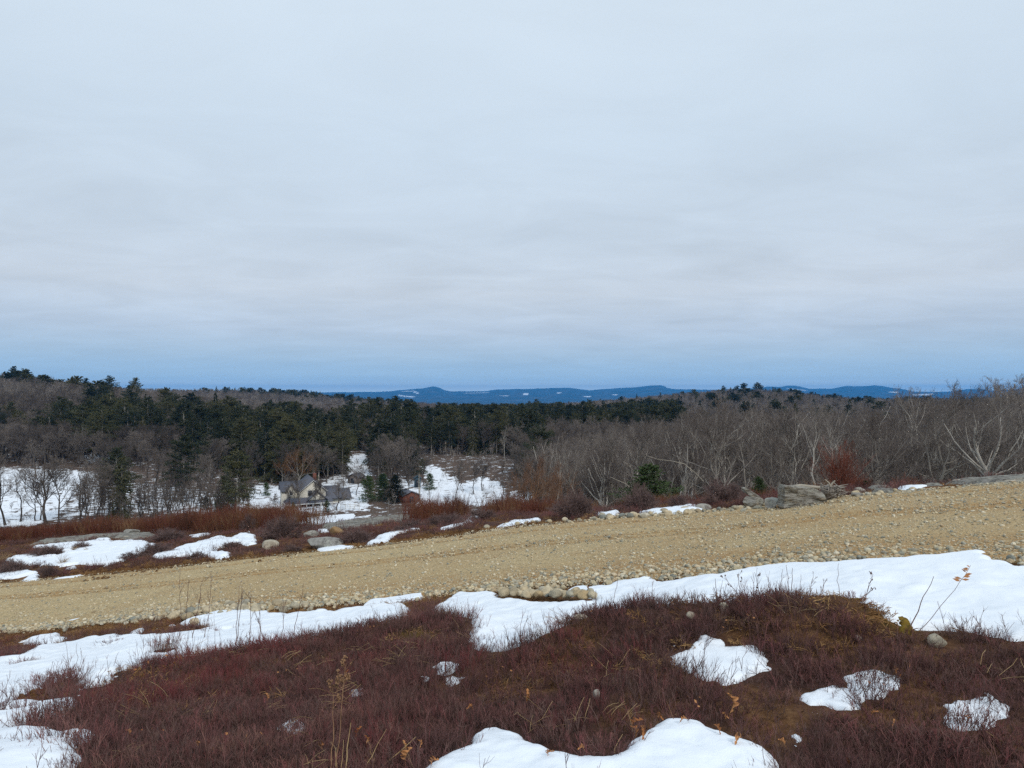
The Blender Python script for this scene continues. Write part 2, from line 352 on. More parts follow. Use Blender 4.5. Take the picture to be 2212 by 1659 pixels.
def strata_mat(name, c0, c1, c2, ms=(.9, .9, 7)):
    m, t, b = mat(name, .9, .2)
    f = tex(t, 'noise', 2.5, 9, .65, co='Object', mscale=ms, dist=.3).outputs[0]
    c = ramp(t, f, [(.3, c0), (.47, c1), (.55, c0), (.66, c2)])
    c = mixc(t, ramp(t, tex(t, 'noise', 9, 8, .75, co='Object').outputs[0], [(.5, 0), (.62, .6)]), c, (.33, .34, .29))
    L(t, c, b.inputs['Base Color']); bump(t, b, f, 1.0, .06); return m
M_strata = strata_mat('layered_rock', (.085, .072, .055), (.32, .30, .26), (.50, .43, .32))
M_ledge = strata_mat('ledge_rock', (.055, .048, .040), (.26, .245, .215), (.46, .41, .33), ms=(.45, 2.2, 3))
def heath_mat(name, stops, base, scale):
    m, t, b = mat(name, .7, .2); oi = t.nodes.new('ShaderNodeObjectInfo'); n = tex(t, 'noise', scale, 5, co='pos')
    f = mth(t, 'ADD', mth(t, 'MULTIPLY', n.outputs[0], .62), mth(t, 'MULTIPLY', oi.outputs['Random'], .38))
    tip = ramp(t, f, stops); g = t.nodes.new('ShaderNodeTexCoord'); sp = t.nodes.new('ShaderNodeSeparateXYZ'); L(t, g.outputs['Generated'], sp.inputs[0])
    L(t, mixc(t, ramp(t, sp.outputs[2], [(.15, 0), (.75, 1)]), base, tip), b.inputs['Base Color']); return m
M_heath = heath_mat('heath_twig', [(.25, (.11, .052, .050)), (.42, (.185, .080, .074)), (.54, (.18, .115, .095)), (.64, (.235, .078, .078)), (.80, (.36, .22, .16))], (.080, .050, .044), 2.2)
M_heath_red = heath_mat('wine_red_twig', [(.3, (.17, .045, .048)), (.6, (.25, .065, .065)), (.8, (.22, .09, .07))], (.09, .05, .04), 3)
M_peat = simple('peat_grass', [(.25, (.09, .045, .020)), (.45, (.19, .095, .038)), (.6, (.29, .155, .06)), (.8, (.40, .25, .11))], scale=4, rand=.5, rough=.9)
M_brush = simple('red_brush', [(.25, (.075, .036, .025)), (.42, (.15, .045, .030)), (.54, (.17, .058, .036)), (.66, (.19, .095, .048)), (.82, (.30, .19, .10))], scale=.55, rand=.45, rough=.8)
M_shrub = simple('shrub_twig', [(.3, (.085, .055, .050)), (.55, (.175, .118, .108)), (.75, (.27, .19, .16))], scale=3, rough=.8, co='Object')
M_willow = simple('red_osier', [(.3, (.11, .036, .024)), (.6, (.20, .065, .042)), (.8, (.25, .11, .07))], scale=4, rough=.7, co='Object')
M_straw = simple('dry_straw', [(.3, (.26, .16, .07)), (.7, (.45, .32, .17))], scale=9, rough=.8)
M_stalk = simple('brown_stalk', [(.3, (.16, .085, .045)), (.7, (.30, .17, .09))], scale=12, rough=.8)
M_leaf = simple('oak_leaf', [(.3, (.26, .10, .035)), (.7, (.46, .22, .09))], scale=16, rand=.7, rough=.75)
M_bark = simple('tree_bark', [(.3, (.20, .175, .15)), (.55, (.36, .33, .285)), (.75, (.52, .48, .42))], scale=1.2, rand=.5, rough=.95, bmp=.5, bscale=12)
M_darkbark = simple('dark_tree_bark', [(.3, (.050, .042, .036)), (.7, (.105, .088, .074))], scale=1.2, rand=.5, rough=.95)
M_vtwig = simple('valley_twig', [(.25, (.10, .082, .072)), (.5, (.15, .124, .106)), (.8, (.215, .18, .155))], scale=.05, rand=.65, rough=.95)
M_twig = simple('tree_twig', [(.25, (.125, .102, .090)), (.5, (.185, .155, .136)), (.8, (.28, .24, .21))], scale=.05, rand=.65, rough=.95)
M_birch = simple('pale_bark', [(.3, (.26, .24, .21)), (.6, (.48, .45, .40))], scale=6, rough=.85)
M_snag = simple('dead_branch', [(.3, (.22, .19, .15)), (.6, (.40, .36, .29))], scale=3, rough=.9)
M_oakcrown = simple('oak_withered_leaves', [(.3, (.11, .055, .03)), (.6, (.20, .10, .045)), (.8, (.26, .13, .055))], scale=1, rough=.9)
def needle(name, st, sc=.6):
    m, t, b = mat(name, .8, .15)
    oi = t.nodes.new('ShaderNodeObjectInfo'); n = tex(t, 'noise', sc, 4, co='pos')
    f = mth(t, 'ADD', mth(t, 'MULTIPLY', n.outputs[0], .6), mth(t, 'MULTIPLY', oi.outputs['Random'], .4))
    L(t, ramp(t, f, st), b.inputs['Base Color']); return m
M_needle = needle('conifer_needles', [(.25, (.022, .032, .020)), (.5, (.052, .062, .032)), (.75, (.115, .108, .048))])
M_needle_bush = needle('young_pine_needles', [(.25, (.036, .064, .028)), (.7, (.085, .12, .045))], 4)
M_needle_dark = needle('dark_needles', [(.3, (.014, .019, .012)), (.7, (.028, .036, .018))])

# ------------------------------------------------------------------ plan-view shapes
def dens(poly, step=10):
    out = []
    for i in range(len(poly)):
        a_, b_ = np.array(poly[i], float), np.array(poly[(i + 1) % len(poly)], float)
        n_ = max(1, int(np.hypot(*(b_ - a_)) / step))
        for k in range(n_): out.append(a_ + (b_ - a_) * k / n_)
    return np.array(out)
def to_world(poly, fn=None):
    p = dens(poly); x, y = hit(p[:, 0], p[:, 1], fn); return np.stack([x, y], 1)
def sdf(P, poly):
    """signed distance, positive inside"""
    d2 = np.full(len(P), 1e18); ins = np.zeros(len(P), bool); n_ = len(poly)
    for i in range(n_):
        a_ = poly[i]; b_ = poly[(i + 1) % n_]; ab = b_ - a_; ap = P - a_
        t_ = np.clip((ap @ ab) / (ab @ ab + 1e-12), 0, 1); q = ap - t_[:, None] * ab
        d2 = np.minimum(d2, (q ** 2).sum(1))
        c1 = (a_[1] > P[:, 1]) != (b_[1] > P[:, 1])
        with np.errstate(divide='ignore', invalid='ignore'):
            xi = (b_[0] - a_[0]) * (P[:, 1] - a_[1]) / (b_[1] - a_[1]) + a_[0]
        ins ^= c1 & (P[:, 0] < xi)
    return np.where(ins, 1, -1) * np.sqrt(d2)
def msdf(P, adds, holes=()):
    s_ = np.max([sdf(P, a_) for a_ in adds], 0)
    for h_ in holes: s_ = np.minimum(s_, -sdf(P, h_))
    return s_
COVERS = []      # (adds, holes) of every near snow patch, to keep plants out
def cover(name, adds, holes=(), mapfn=None, thick=.06, edge=.14, res=.04, mt=None, wob=.12, kind='snow', step=0, smooth=True, amp=.02, **tags):
    A = [to_world(p, mapfn) for p in adds]; H = [to_world(p, mapfn) for p in holes]
    al = np.concatenate(A); mn = al.min(0) - .25; mx = al.max(0) + .25
    far = al[:, 1].mean()
    if far > 11: res = max(res, .055)
    nx = int((mx[0] - mn[0]) / res) + 2; ny = int((mx[1] - mn[1]) / res) + 2
    # signed distance on a coarse grid, then finer by interpolation
    kx = 4; cx = mn[0] + np.arange(nx // kx + 3) * res * kx; cy = mn[1] + np.arange(ny // kx + 3) * res * kx
    CX, CY = np.meshgrid(cx, cy); Sg = msdf(np.stack([CX.ravel(), CY.ravel()], 1), A, H).reshape(CX.shape)
    fx = np.arange(nx) / kx; fy = np.arange(ny) / kx; i0 = fx.astype(int); j0 = fy.astype(int); ax = (fx - i0)[None]; ay = (fy - j0)[:, None]
    S_ = (Sg[np.ix_(j0, i0)] * (1 - ax) + Sg[np.ix_(j0, i0 + 1)] * ax) * (1 - ay) + (Sg[np.ix_(j0 + 1, i0)] * (1 - ax) + Sg[np.ix_(j0 + 1, i0 + 1)] * ax) * ay
    X, Y = np.meshgrid(mn[0] + np.arange(nx) * res, mn[1] + np.arange(ny) * res)
    idx = np.arange(nx * ny).reshape(ny, nx)
    q = np.stack([idx[:-1, :-1], idx[:-1, 1:], idx[1:, 1:], idx[1:, :-1]], -1).reshape(-1, 4)
    keep = (S_ > -.17).ravel(); q = q[keep[q].all(1)]
    used = np.unique(q); rm = np.full(nx * ny, -1); rm[used] = np.arange(len(used)); q = rm[q]
    P = np.stack([X.ravel()[used], Y.ravel()[used]], 1); s_ = S_.ravel()[used]
    sc = 1.0 if far < 11 else 1.4
    s_ = s_ + wob * sc * ((fbm(P[:, 0] * 4 / sc, P[:, 1] * 4 / sc, 77, 4) - .5) * 2.2) + wob * .5 * (fbm(P[:, 0] * 17, P[:, 1] * 17, 79, 3) - .5)
    if kind == 'snow' and far > 11: s_ = s_ - 1.3 * np.clip(fbm(P[:, 0] * 1.5, P[:, 1] * 1.5, 81, 4) - .60, 0, 1)
    if kind == 'snow':
        f_ = np.clip((s_ + .02) / edge, 0, 1); up = (thick + .05) * np.sqrt(f_ * (2 - f_)) - .045
    else:
        f_ = np.clip((s_ + .02) / edge, 0, 1); up = (thick + .08) * f_ - .07
    up = up + amp * (fbm(P[:, 0] * 2.2, P[:, 1] * 2.2, 55, 3) - .5) * sst(0, .3, s_)
    if step:
        rr = P[:, 0] * .35 + P[:, 1] * .94
        lay = (fbm(rr * 3.0, P[:, 0] * .5, 61, 4)); up = up + step * (np.floor(lay * 9) / 9 - .5) + .25 * step * (fbm(P[:, 0] * 6, P[:, 1] * 9, 62) - .5)
    Z = -drop(P[:, 0], P[:, 1]) + up
    o_ = P.mean(0); zc = Z.mean()
    mb = MB(); mb.add(np.stack([P[:, 0] - o_[0], P[:, 1] - o_[1], Z - zc], 1), q)
    ob = mb.obj(name, mt or M_snow, smooth=smooth, **tags); ob.location = (o_[0], o_[1], zc)
    COVERS.append((cx[0], cy[0], res * kx, Sg))
    return ob

# ------------------------------------------------------------------ the ground sheet
FAR_SNOW = [  # open snow in the valley, (outline, strength)
 ([(-1400,985),(-500,1000),(0,1008),(90,1012),(170,1016),(215,1022),(200,1040),(165,1065),(140,1090),(125,1120),(60,1138),(-500,1145),(-1400,1150)], .74),
 ([(170,1025),(260,1035),(380,1050),(470,1062),(530,1075),(540,1110),(400,1112),(250,1108),(140,1125),(130,1095),(170,1060)], .56),
 ([(535,1055),(560,1045),(610,1050),(615,1100),(540,1100)], .70),
 ([(610,1062),(700,1058),(735,1040),(790,1040),(800,1105),(600,1110)], .68),
 ([(757,985),(790,978),(800,1030),(752,1040),(748,1000)], .82),
 ([(690,1040),(730,1025),(770,1030),(765,1060),(700,1060)], .66),
 ([(905,1008),(938,1003),(965,1022),(1000,1043),(1040,1028),(1075,1040),(1105,1078),(1092,1092),(900,1095),(890,1060),(925,1045),(915,1025)], .78),
 ([(850,1030),(925,1040),(925,1085),(860,1085)], .62),
 ([(350,930),(400,930),(410,955),(345,965)], .62), ([(180,975),(240,975),(240,1000),(180,995)], .6), ([(80,955),(130,955),(130,972),(80,970)], .6),
 ([(640,880),(700,882),(700,895),(640,893)], .7), ([(780,865),(900,872),(900,880),(790,876)], .7),
 ([(1690,905),(1780,905),(1780,930),(1690,925)], .68), ([(1925,895),(1960,895),(1960,915),(1925,915)], .68),
 ([(1100,1060),(1170,1055),(1170,1085),(1100,1088)], .62),
]
MTN_SNOW = [([(864,846),(880,844.2),(900,844.4),(902,845.4),(886,845.4)], .75), ([(893,845),(902,848),(905,851),(898,850)], .9), ([(1000,849),(1055,847.3),(1058,848.6),(1004,850)], .62),
 ([(1130,849.5),(1142,849.5),(1142,853),(1130,853)], .95), ([(1200,848),(1212,848),(1210,851)], .95), ([(1258,856),(1275,856),(1273,858.5)], .9), ([(1322,852),(1332,852),(1330,855)], .9),
 ([(860,852),(880,855),(900,856),(890,859),(862,856)], .66), ([(1070,854),(1100,854),(1098,857)], .62), ([(1915,846),(1940,846),(1938,849.5)], .8), ([(1970,852),(2015,850),(2020,853),(1975,855)], .8), ([(1700,838),(1740,842),(1745,845),(1702,842)], .55)]
def build_ground():
    th = np.concatenate([np.radians(np.arange(-48, 48.01, .22)), np.radians(np.arange(48, 312, 4.0))[1:]])   # azimuth from +y, clockwise
    rr = [0.0, .4]
    while rr[-1] < 17600:
        r = rr[-1]; rr.append(r * (1.0125 if r < 7 else 1.0165 if r < 400 else 1.022 if r < 7000 else 1.012 if r < 17000 else 1.05) if r > 1 else r + .15)
    rr = np.array(rr); nt_, nr = len(th), len(rr)
    Rg, Tg = np.meshgrid(rr, th, indexing='ij')
    X = Rg * np.sin(Tg); Y = Rg * np.cos(Tg)
    x, y = X.ravel(), Y.ravel(); h = drop(x, y)
    # the bare ground stays clear below the road, which is a sheet of its own
    idx = np.arange(nr * nt_).reshape(nr, nt_)
    nxt = np.roll(idx, -1, axis=1)
    q = np.stack([idx[:-1], idx[1:], nxt[1:], nxt[:-1]], -1).reshape(-1, 4)
    mb = MB(); mb.add(np.stack([x, y, -h], 1), q)
    me = mb.mesh('ground', M_ground, smooth=True)
    r = np.hypot(x, y); ry = np.maximum(y, .5)
    u = CU + F * x / ry; v = CV + F * h / ry
    snow = np.zeros(len(x)); P = np.stack([u, v], 1)
    sel = (y > 60) & (y < 5000)
    for poly, s_ in FAR_SNOW:
        d_ = np.full(len(x), -1e3); d_[sel] = sdf(P[sel], np.array(poly, float)); snow = np.maximum(snow, s_ * sst(-7, 5, d_))
    wood = sst(60, 90, r) * (1 - sst(900, 2500, r)); snow = np.maximum(snow, wood * .33)
    sel = (y > 7000) & (y < 14300)
    for poly, s_ in MTN_SNOW:
        d_ = np.full(len(x), -1e3); d_[sel] = sdf(P[sel], np.array(poly, float)); snow = np.maximum(snow, s_ * sst(-1.2, .6, d_))
    snow = np.maximum(snow, .12 * (y > 6500))
    t_ = road_t(x, y)
    soil = np.maximum(sst(-.75, -.1, t_) * (t_ < .5) * (x < 6), (1 - sst(1.12, 1.45, t_)) * (t_ > .5)) * (r < 60)
    soil = np.maximum(soil, .8 * sst(.55, .68, fbm(x * .9, y * .9, 88)))
    mossy = np.zeros(len(x))
    for (mu, mv, rad) in [(1560,1345,.55),(1850,1352,.38),(1925,1380,.3),(800,1385,.35),(700,1350,.5),(900,1400,.3),(1480,1350,.3),(560,1352,.4)]:
        mx, my = hit(mu, mv); mossy = np.maximum(mossy, 1 - sst(.3, 1, np.hypot(x - mx, y - my) / (rad * .85)))
    for nm, a_ in (('snow', snow), ('soil', soil), ('moss', mossy), ('far', sst(24, 60, r)), ('vfar', sst(900, 2500, r))):
        at_ = me.attributes.new(nm, 'FLOAT', 'POINT'); at_.data.foreach_set('value', a_.astype(np.float32))
    return mk('ground', me, kind='structure', label='brown heath and wooded hills under patchy snow')
build_ground()

# ------------------------------------------------------------------ the gravel road
def build_road():
    s_ = np.linspace(0, 1, 900); tt = np.linspace(-.10, 1.10, 110)
    xs = -34 + 56 * s_
    # rows run along the road: pair each point of the near edge with its partner on the far edge
    nx_ = np.interp(s_, [0, 1], [-38, 17]); fx_ = np.interp(s_, [0, 1], [-42, 26])
    ny_ = pl_y(nx_, RN); fy_ = pl_y(fx_, RF)
    X = nx_[:, None] * (1 - tt) + fx_[:, None] * tt; Y = ny_[:, None] * (1 - tt) + fy_[:, None] * tt
    x, y = X.ravel(), Y.ravel(); t_ = road_t(x, y)
    e_ = np.minimum(t_ - 0.0, 1.0 - t_) + .05 * (fbm(x * 1.6, y * 1.6, 91) - .5) + .03 * (fbm(x * 6, y * 6, 92) - .5)
    up = -.05 + .085 * sst(-.05, .035, e_)
    ruts = 0
    for (c_, w_) in ((.575, .016), (.63, .014), (.87, .016)):
        wob = .02 * (fbm(x * .25, y * 0, 93) - .5) * 2
        ruts = np.maximum(ruts, np.exp(-((t_ - c_ - wob) / w_) ** 2))
    up = up - .03 * ruts + .012 * (fbm(x * 3, y * 3, 94) - .5)
    z = -drop(x, y) + up
    idx = np.arange(900 * 110).reshape(900, 110)
    q = np.stack([idx[:-1, :-1], idx[1:, :-1], idx[1:, 1:], idx[:-1, 1:]], -1).reshape(-1, 4)
    mb = MB(); mb.add(np.stack([x, y, z], 1), q); me = mb.mesh('road', M_road, smooth=True)
    sand = np.clip(ruts * (.75 + .8 * fbm(x * .35, y * .35, 95)) + 1.15 * (1 - sst(.02, .34, t_)) * sst(-9, -1, x) + .25 * (t_ > .9) + .35 * sst(-2, 7, x) + .30 * (fbm(x * .6, y * 1.2, 96) > .55), 0, 1)
    a_ = me.attributes.new('sand', 'FLOAT', 'POINT'); a_.data.foreach_set('value', sand.astype(np.float32))
    return mk('road', me, kind='structure', label='tan gravel road climbing to the right')
build_road()

# ------------------------------------------------------------------ snow patches by the road
def snowp(label, adds, holes=(), **k):
    return cover('snow_patch', adds, holes, label=label, category='snow patch', group='patches of snow by the gravel road', **k)
snowp('broad white snow bank along the near roadside, from the cobble pile to the right edge',
 [[(1215,1281),(1260,1272),(1300,1272),(1330,1262),(1400,1253),(1440,1262),(1500,1256),(1560,1248),(1620,1232),(1660,1230),(1690,1226),(1720,1220),(1760,1222),(1850,1218),(1960,1212),(2020,1207),(2080,1200),(2125,1195),(2148,1210),(2140,1217),(2170,1222),(2212,1228),(2700,1235),(2700,1430),(2212,1402),(2100,1385),(2000,1385),(1930,1385),(1880,1362),(1850,1345),(1830,1335),(1800,1335),(1730,1338),(1690,1345),(1640,1350),(1600,1350),(1560,1350),(1540,1352),(1500,1355),(1480,1350),(1440,1345),(1400,1340),(1360,1340),(1310,1335),(1290,1330),(1275,1302),(1240,1287)],
  [(940,1322),(950,1308),(975,1290),(1000,1282),(1080,1284),(1085,1302),(1180,1312),(1290,1305),(1300,1330),(1240,1345),(1215,1368),(1205,1405),(1130,1415),(1060,1420),(1015,1405),(1025,1372),(1000,1352),(960,1340)]], thick=.06, edge=.16, res=.028, wob=.10)
snowp('long white snow strip below the road, left of the dark sod clump in the middle',
 [[(43,1390),(95,1376),(124,1369),(144,1379),(116,1395),(150,1393),(188,1383),(231,1379),(277,1376),(318,1375),(347,1367),(358,1376),(399,1370),(433,1362),(474,1353),(420,1352),(381,1353),(433,1337),(468,1324),(491,1321),(553,1324),(596,1330),(654,1327),(683,1320),(738,1324),(784,1314),(871,1310),(885,1327),(891,1346),(879,1358),(859,1351),(827,1351),(772,1365),(726,1382),(683,1394),(625,1400),(553,1412),(491,1408),(433,1412),(384,1418),(332,1440),(289,1462),(231,1482),(173,1492),(130,1500),(60,1500),(-60,1500),(-60,1425),(0,1405)],
  [(-60,1480),(173,1478),(185,1510),(162,1530),(135,1552),(100,1606),(116,1619),(153,1599),(190,1586),(190,1606),(160,1659),(140,1740),(-100,1740)]],
 [[(-80,1400),(0,1400),(50,1388),(84,1398),(60,1412),(30,1428),(-80,1432)],[(26,1512),(60,1500),(90,1502),(100,1480),(165,1455),(158,1478),(170,1500),(110,1518),(40,1522)],
  [(-80,1541),(25,1540),(55,1545),(30,1556),(-80,1566)],[(35,1588),(60,1568),(90,1558),(110,1570),(90,1585)],[(22,1436),(50,1428),(78,1432),(50,1440)],[(205,1412),(235,1393),(248,1388),(240,1402)],
  [(325,1418),(350,1400),(385,1392),(384,1406),(345,1418)],[(455,1379),(490,1363),(510,1361),(480,1374)]], thick=.05, edge=.14, res=.028, wob=.10)
snowp('thin white tongue of snow on the road edge above the long snow strip', [[(784,1312),(800,1300),(830,1295),(870,1290),(915,1284),(922,1290),(880,1304),(850,1306),(820,1308)]], thick=.04, edge=.12, res=.028)
snowp('thin pale snow smear lying among cobbles at the lower left road edge', [[(135,1344),(160,1337),(200,1333),(215,1336),(190,1341),(150,1350)],[(212,1341),(235,1334),(262,1330),(255,1336),(225,1345)]], thick=.03, edge=.1, wob=.04)
snowp('small snow scraps melting in the brown peat below the left cobbles', [[(280,1371),(300,1362),(312,1358),(308,1368),(290,1374)],[(324,1360),(340,1359),(340,1363)],[(357,1356),(380,1352),(376,1358)],[(307,1350),(318,1348),(316,1352)]], thick=.03, edge=.06, wob=.02, res=.025)
snowp('rounded white snow patch in the heath below the mossy bank, right of centre', [[(1425,1418),(1450,1400),(1495,1397),(1518,1372),(1530,1375),(1560,1388),(1580,1400),(1610,1398),(1640,1395),(1655,1410),(1660,1430),(1680,1442),(1650,1465),(1600,1482),(1550,1480),(1500,1464),(1450,1445)]], mapfn=drop, thick=.022, edge=.10, res=.018, wob=.11)
snowp('big smooth white snow patch at the bottom edge right of centre', [[(900,1690),(945,1655),(960,1640),(1010,1622),(1013,1602),(1050,1583),(1090,1586),(1130,1600),(1160,1625),(1200,1641),(1260,1646),(1310,1652),(1350,1626),(1400,1592),(1410,1572),(1440,1563),(1500,1566),(1540,1590),(1580,1602),(1640,1617),(1668,1640),(1672,1659),(1680,1780),(1300,1800),(900,1780)]], mapfn=drop, thick=.05, edge=.10, res=.014, wob=.045)
for lab, poly in [
 ('flat white snow scrap in the heath, upper one of the central cluster', [(930,1442),(945,1432),(970,1428),(1003,1433),(992,1446),(965,1462),(940,1458)]),
 ('white snow scrap in the heath just below the upper one of the central cluster', [(950,1467),(970,1460),(990,1460),(998,1476),(978,1490),(955,1484)]),
 ('small hooked snow scrap in the heath, left of the central cluster', [(855,1492),(868,1480),(880,1482),(884,1500),(868,1510)]),
 ('tiny snow scrap between the hooked one and the central cluster', [(908,1462),(918,1454),(930,1470),(918,1478)]),
 ('small round snow lump in the heath left of the tall goldenrod stalks', [(620,1572),(633,1558),(648,1570),(646,1596),(626,1600)]),
 ('thumbnail sized snow dot in the heath right of the goldenrod tops', [(765,1495),(772,1490),(778,1497),(772,1503)]),
 ('flat oblong snow patch in the heath on the right, under a brown leaf', [(1830,1468),(1845,1460),(1885,1457),(1925,1460),(1942,1482),(1905,1505),(1860,1500)]),
 ('twiggy two lobed snow patch left of the oblong one in the heath', [(1745,1500),(1772,1491),(1795,1495),(1800,1492),(1845,1498),(1852,1518),(1835,1532),(1800,1530),(1755,1518)]),
 ('thin snow showing through twigs near the right edge', [(2035,1560),(2060,1520),(2100,1512),(2135,1498),(2170,1525),(2172,1545),(2120,1565),(2070,1590)]),
 ('white snow lump in the heath beside the big bottom patch', [(1690,1618),(1712,1588),(1732,1594),(1750,1625),(1725,1645),(1698,1640)])]:
    snowp(lab, [poly], mapfn=drop, thick=.012, edge=.06, res=.012, wob=.09)
# beyond the road
snowp('wide white snow patch below the long flat ledge on the far left', [[(59,1185),(125,1176),(193,1171),(227,1163),(250,1170),(311,1169),(345,1179),(311,1188),(283,1210),(218,1225),(168,1222),(146,1234),(131,1225),(78,1222),(12,1213),(34,1203),(56,1202),(121,1204),(143,1194),(103,1186)]], thick=.07)
snowp('snow scrap on the far road verge at the left edge', [[(-60,1236),(0,1238),(19,1241),(53,1233),(68,1235),(84,1250),(75,1257),(0,1251),(-60,1252)]])
snowp('slim snow wedge touching the far road edge beside the left verge scrap', [[(109,1253),(150,1245),(184,1237),(180,1246),(125,1255)]], thick=.04, wob=.04)
snowp('branching white snow patch between low shrubs left of the pale boulder', [[(327,1207),(373,1191),(392,1182),(445,1169),(479,1160),(488,1169),(535,1149),(553,1160),(556,1172),(541,1181),(513,1169),(470,1185),(463,1194),(485,1196),(503,1203),(482,1212),(451,1203),(400,1204),(360,1208)]], thick=.07)
snowp('thin snow strip under the red brush, left of the big left shrub', [[(405,1157),(457,1151),(448,1159),(420,1160)]], thick=.04, wob=.04)
snowp('long white snow sheet on top of the striped bedrock ledge', [[(646,1129),(665,1120),(765,1112),(768,1119),(802,1114),(789,1122),(740,1128),(687,1136),(649,1134)]], thick=.05)
snowp('small snow pocket behind the rusty brown rock', [[(679,1144),(718,1142),(712,1153),(693,1153)]], thick=.04, wob=.03)
snowp('snow wedge at the road edge below the flat boulders', [[(685,1188),(712,1179),(771,1180),(752,1187),(693,1194)]], thick=.04, wob=.04)
snowp('narrow slanting snow strip left of the first round shrubs', [[(811,1165),(814,1159),(864,1150),(910,1139),(905,1147),(852,1158),(835,1172),(786,1177)]], thick=.05, wob=.05)
snowp('white snow strip climbing left of the straw tufts', [[(943,1147),(988,1134),(1023,1117),(1053,1120),(1013,1133),(982,1142),(951,1150)]], thick=.05, wob=.05)
snowp('pale grey snow slab at the road edge under the straw tufts', [[(1070,1142),(1106,1125),(1150,1120),(1166,1121),(1171,1128),(1137,1136),(1100,1141),(1040,1146)]], thick=.05, wob=.04)
snowp('small snow pocket between two round shrubs behind the road cobbles', [[(1288,1108),(1308,1112),(1332,1103),(1338,1111),(1320,1121),(1290,1116)]], thick=.06, wob=.04)
snowp('white snow patch behind the road cobbles between the two largest shrubs', [[(1380,1107),(1436,1099),(1464,1099),(1498,1090),(1507,1099),(1525,1103),(1479,1110),(1400,1114)]], thick=.07, wob=.05)
snowp('broken snow line in front of the rusty brush between the two largest shrubs', [[(1420,1068),(1448,1069),(1489,1065),(1507,1074),(1498,1082),(1479,1077),(1433,1075)]], thick=.05, wob=.06)
snowp('snow pocket behind the upright leaning rocks', [[(1639,1067),(1662,1066),(1662,1072),(1640,1073)]], thick=.08, wob=.03)
snowp('bright snow patch beside the flat slab at the far right bend', [[(1937,1057),(1958,1053),(2004,1053),(1989,1060),(1948,1066)]], thick=.05, wob=.04)
snowp('small snow scrap by the far right ledge', [[(2050,1048),(2079,1043),(2082,1045),(2060,1050)]], thick=.05, wob=.03)
snowp('tiny snow streak in the red brush at far left', [[(115,1142),(146,1138),(145,1144),(118,1146)]], thick=.06, wob=.05)
NSNOW = len(COVERS)
# ------------------------------------------------------------------ bedrock ledges
def ledge(label, poly, thick=.08, step=.06, **k):
    return cover('rock_ledge', [poly], thick=thick, edge=.3, kind='rock', wob=.16, step=step, mt=M_ledge, smooth=False, label=label, category='rock ledge', **k)
ledge('long flat grey ledge above the wide snow patch at far left', [(60,1180),(80,1170),(150,1161),(260,1154),(330,1152),(345,1158),(300,1166),(220,1164),(120,1176)])
ledge('striped tan bedrock ledge running between the rusty rock and the shrubs', [(690,1140),(740,1130),(800,1119),(870,1112),(925,1110),(925,1120),(890,1128),(840,1134),(790,1140),(740,1148),(705,1150)], thick=.12, step=.12)
ledge('grey ledge behind the round shrub and rust coloured brush', [(1255,1084),(1270,1073),(1350,1070),(1362,1078),(1350,1092),(1290,1092)], thick=.22)
ledge('dark grey bedrock rising at the far right road edge', [(2030,1052),(2060,1042),(2120,1032),(2180,1026),(2300,1020),(2500,1015),(2500,1036),(2212,1044),(2130,1049)], thick=.07, step=.07)
ledge('flat grey slab left of the bright snow patch at the far right bend', [(1868,1066),(1880,1056),(1930,1052),(1942,1058),(1938,1068),(1900,1072)], thick=.05, step=.04)
ledge('low grey ledge behind the bright snow patch at the far right', [(1975,1052),(1995,1044),(2030,1042),(2045,1048),(2030,1055),(2000,1056)], thick=.05)
ledge('flat pale slab between the small snow pocket and the shrub', [(1275,1100),(1300,1095),(1330,1096),(1330,1104),(1300,1108)], thick=.1)

def cover_d(x, y, which=None):
    """signed distance into the nearest snow patch or ledge"""
    out = np.full(len(x), -9.0)
    for (x0, y0, st_, G) in (COVERS if which is None else which):
        fx = (x - x0) / st_; fy = (y - y0) / st_; ok = (fx >= 0) & (fy >= 0) & (fx < G.shape[1] - 1) & (fy < G.shape[0] - 1)
        if not ok.any(): continue
        i = fx[ok].astype(int); j = fy[ok].astype(int); a_ = fx[ok] - i; b_ = fy[ok] - j
        g = (G[j, i] * (1 - a_) + G[j, i + 1] * a_) * (1 - b_) + (G[j + 1, i] * (1 - a_) + G[j + 1, i + 1] * a_) * b_
        out[ok] = np.maximum(out[ok], g)
    return out

# ------------------------------------------------------------------ rocks, boulders and cobbles
def px_rock(name, label, u0, u1, v0, v1, mt, seed, depth=.8, cat='rock', sub=3, rough=.22, cuts=6, rot=None, rz=0, sink=.15, dims=None, **k):
    """rock that fills the given outline; it stands where the view ray meets the ground at its foot"""
    rng = random.Random(seed); uc = (u0 + u1) / 2; x, y = hit(uc, v1); x, y = float(x[0]), float(y[0])
    wd = (u1 - u0) / F * y / 2; hg = (v1 - v0) / F * y / 2
    V, T = rock_verts(rng, sub, (1, 1, 1), rough, cuts)
    V = V / np.array([np.abs(V[:, 0]).max(), np.abs(V[:, 1]).max(), np.abs(V[:, 2]).max()])
    V = V * np.array([wd, wd * depth, hg * (1 + sink)])
    if rot: V = V @ np.array(Euler(rot).to_matrix()).T
    mb = MB(); mb.add(V, T=T); y2 = y + wd * depth * .7
    o = mb.obj(name, mt, smooth=(sub >= 3), label=label, category=cat, **k)
    o.location = (uc / F * y2 - CU / F * y2, y2, gz((uc - CU) / F * y2, y2) + hg * (1 - sink)); o.rotation_euler = (0, 0, rz)
    return o
px_rock('boulder', 'pale round boulder on the brown bank beside the road, left of the big shrub', 563, 604, 1168, 1188, M_boulder, 1, rough=.10, cuts=3)
px_rock('boulder', 'rounded grey boulder just left of the rusty rock', 655, 695, 1146, 1162, M_granite, 2, rough=.12, cuts=3)
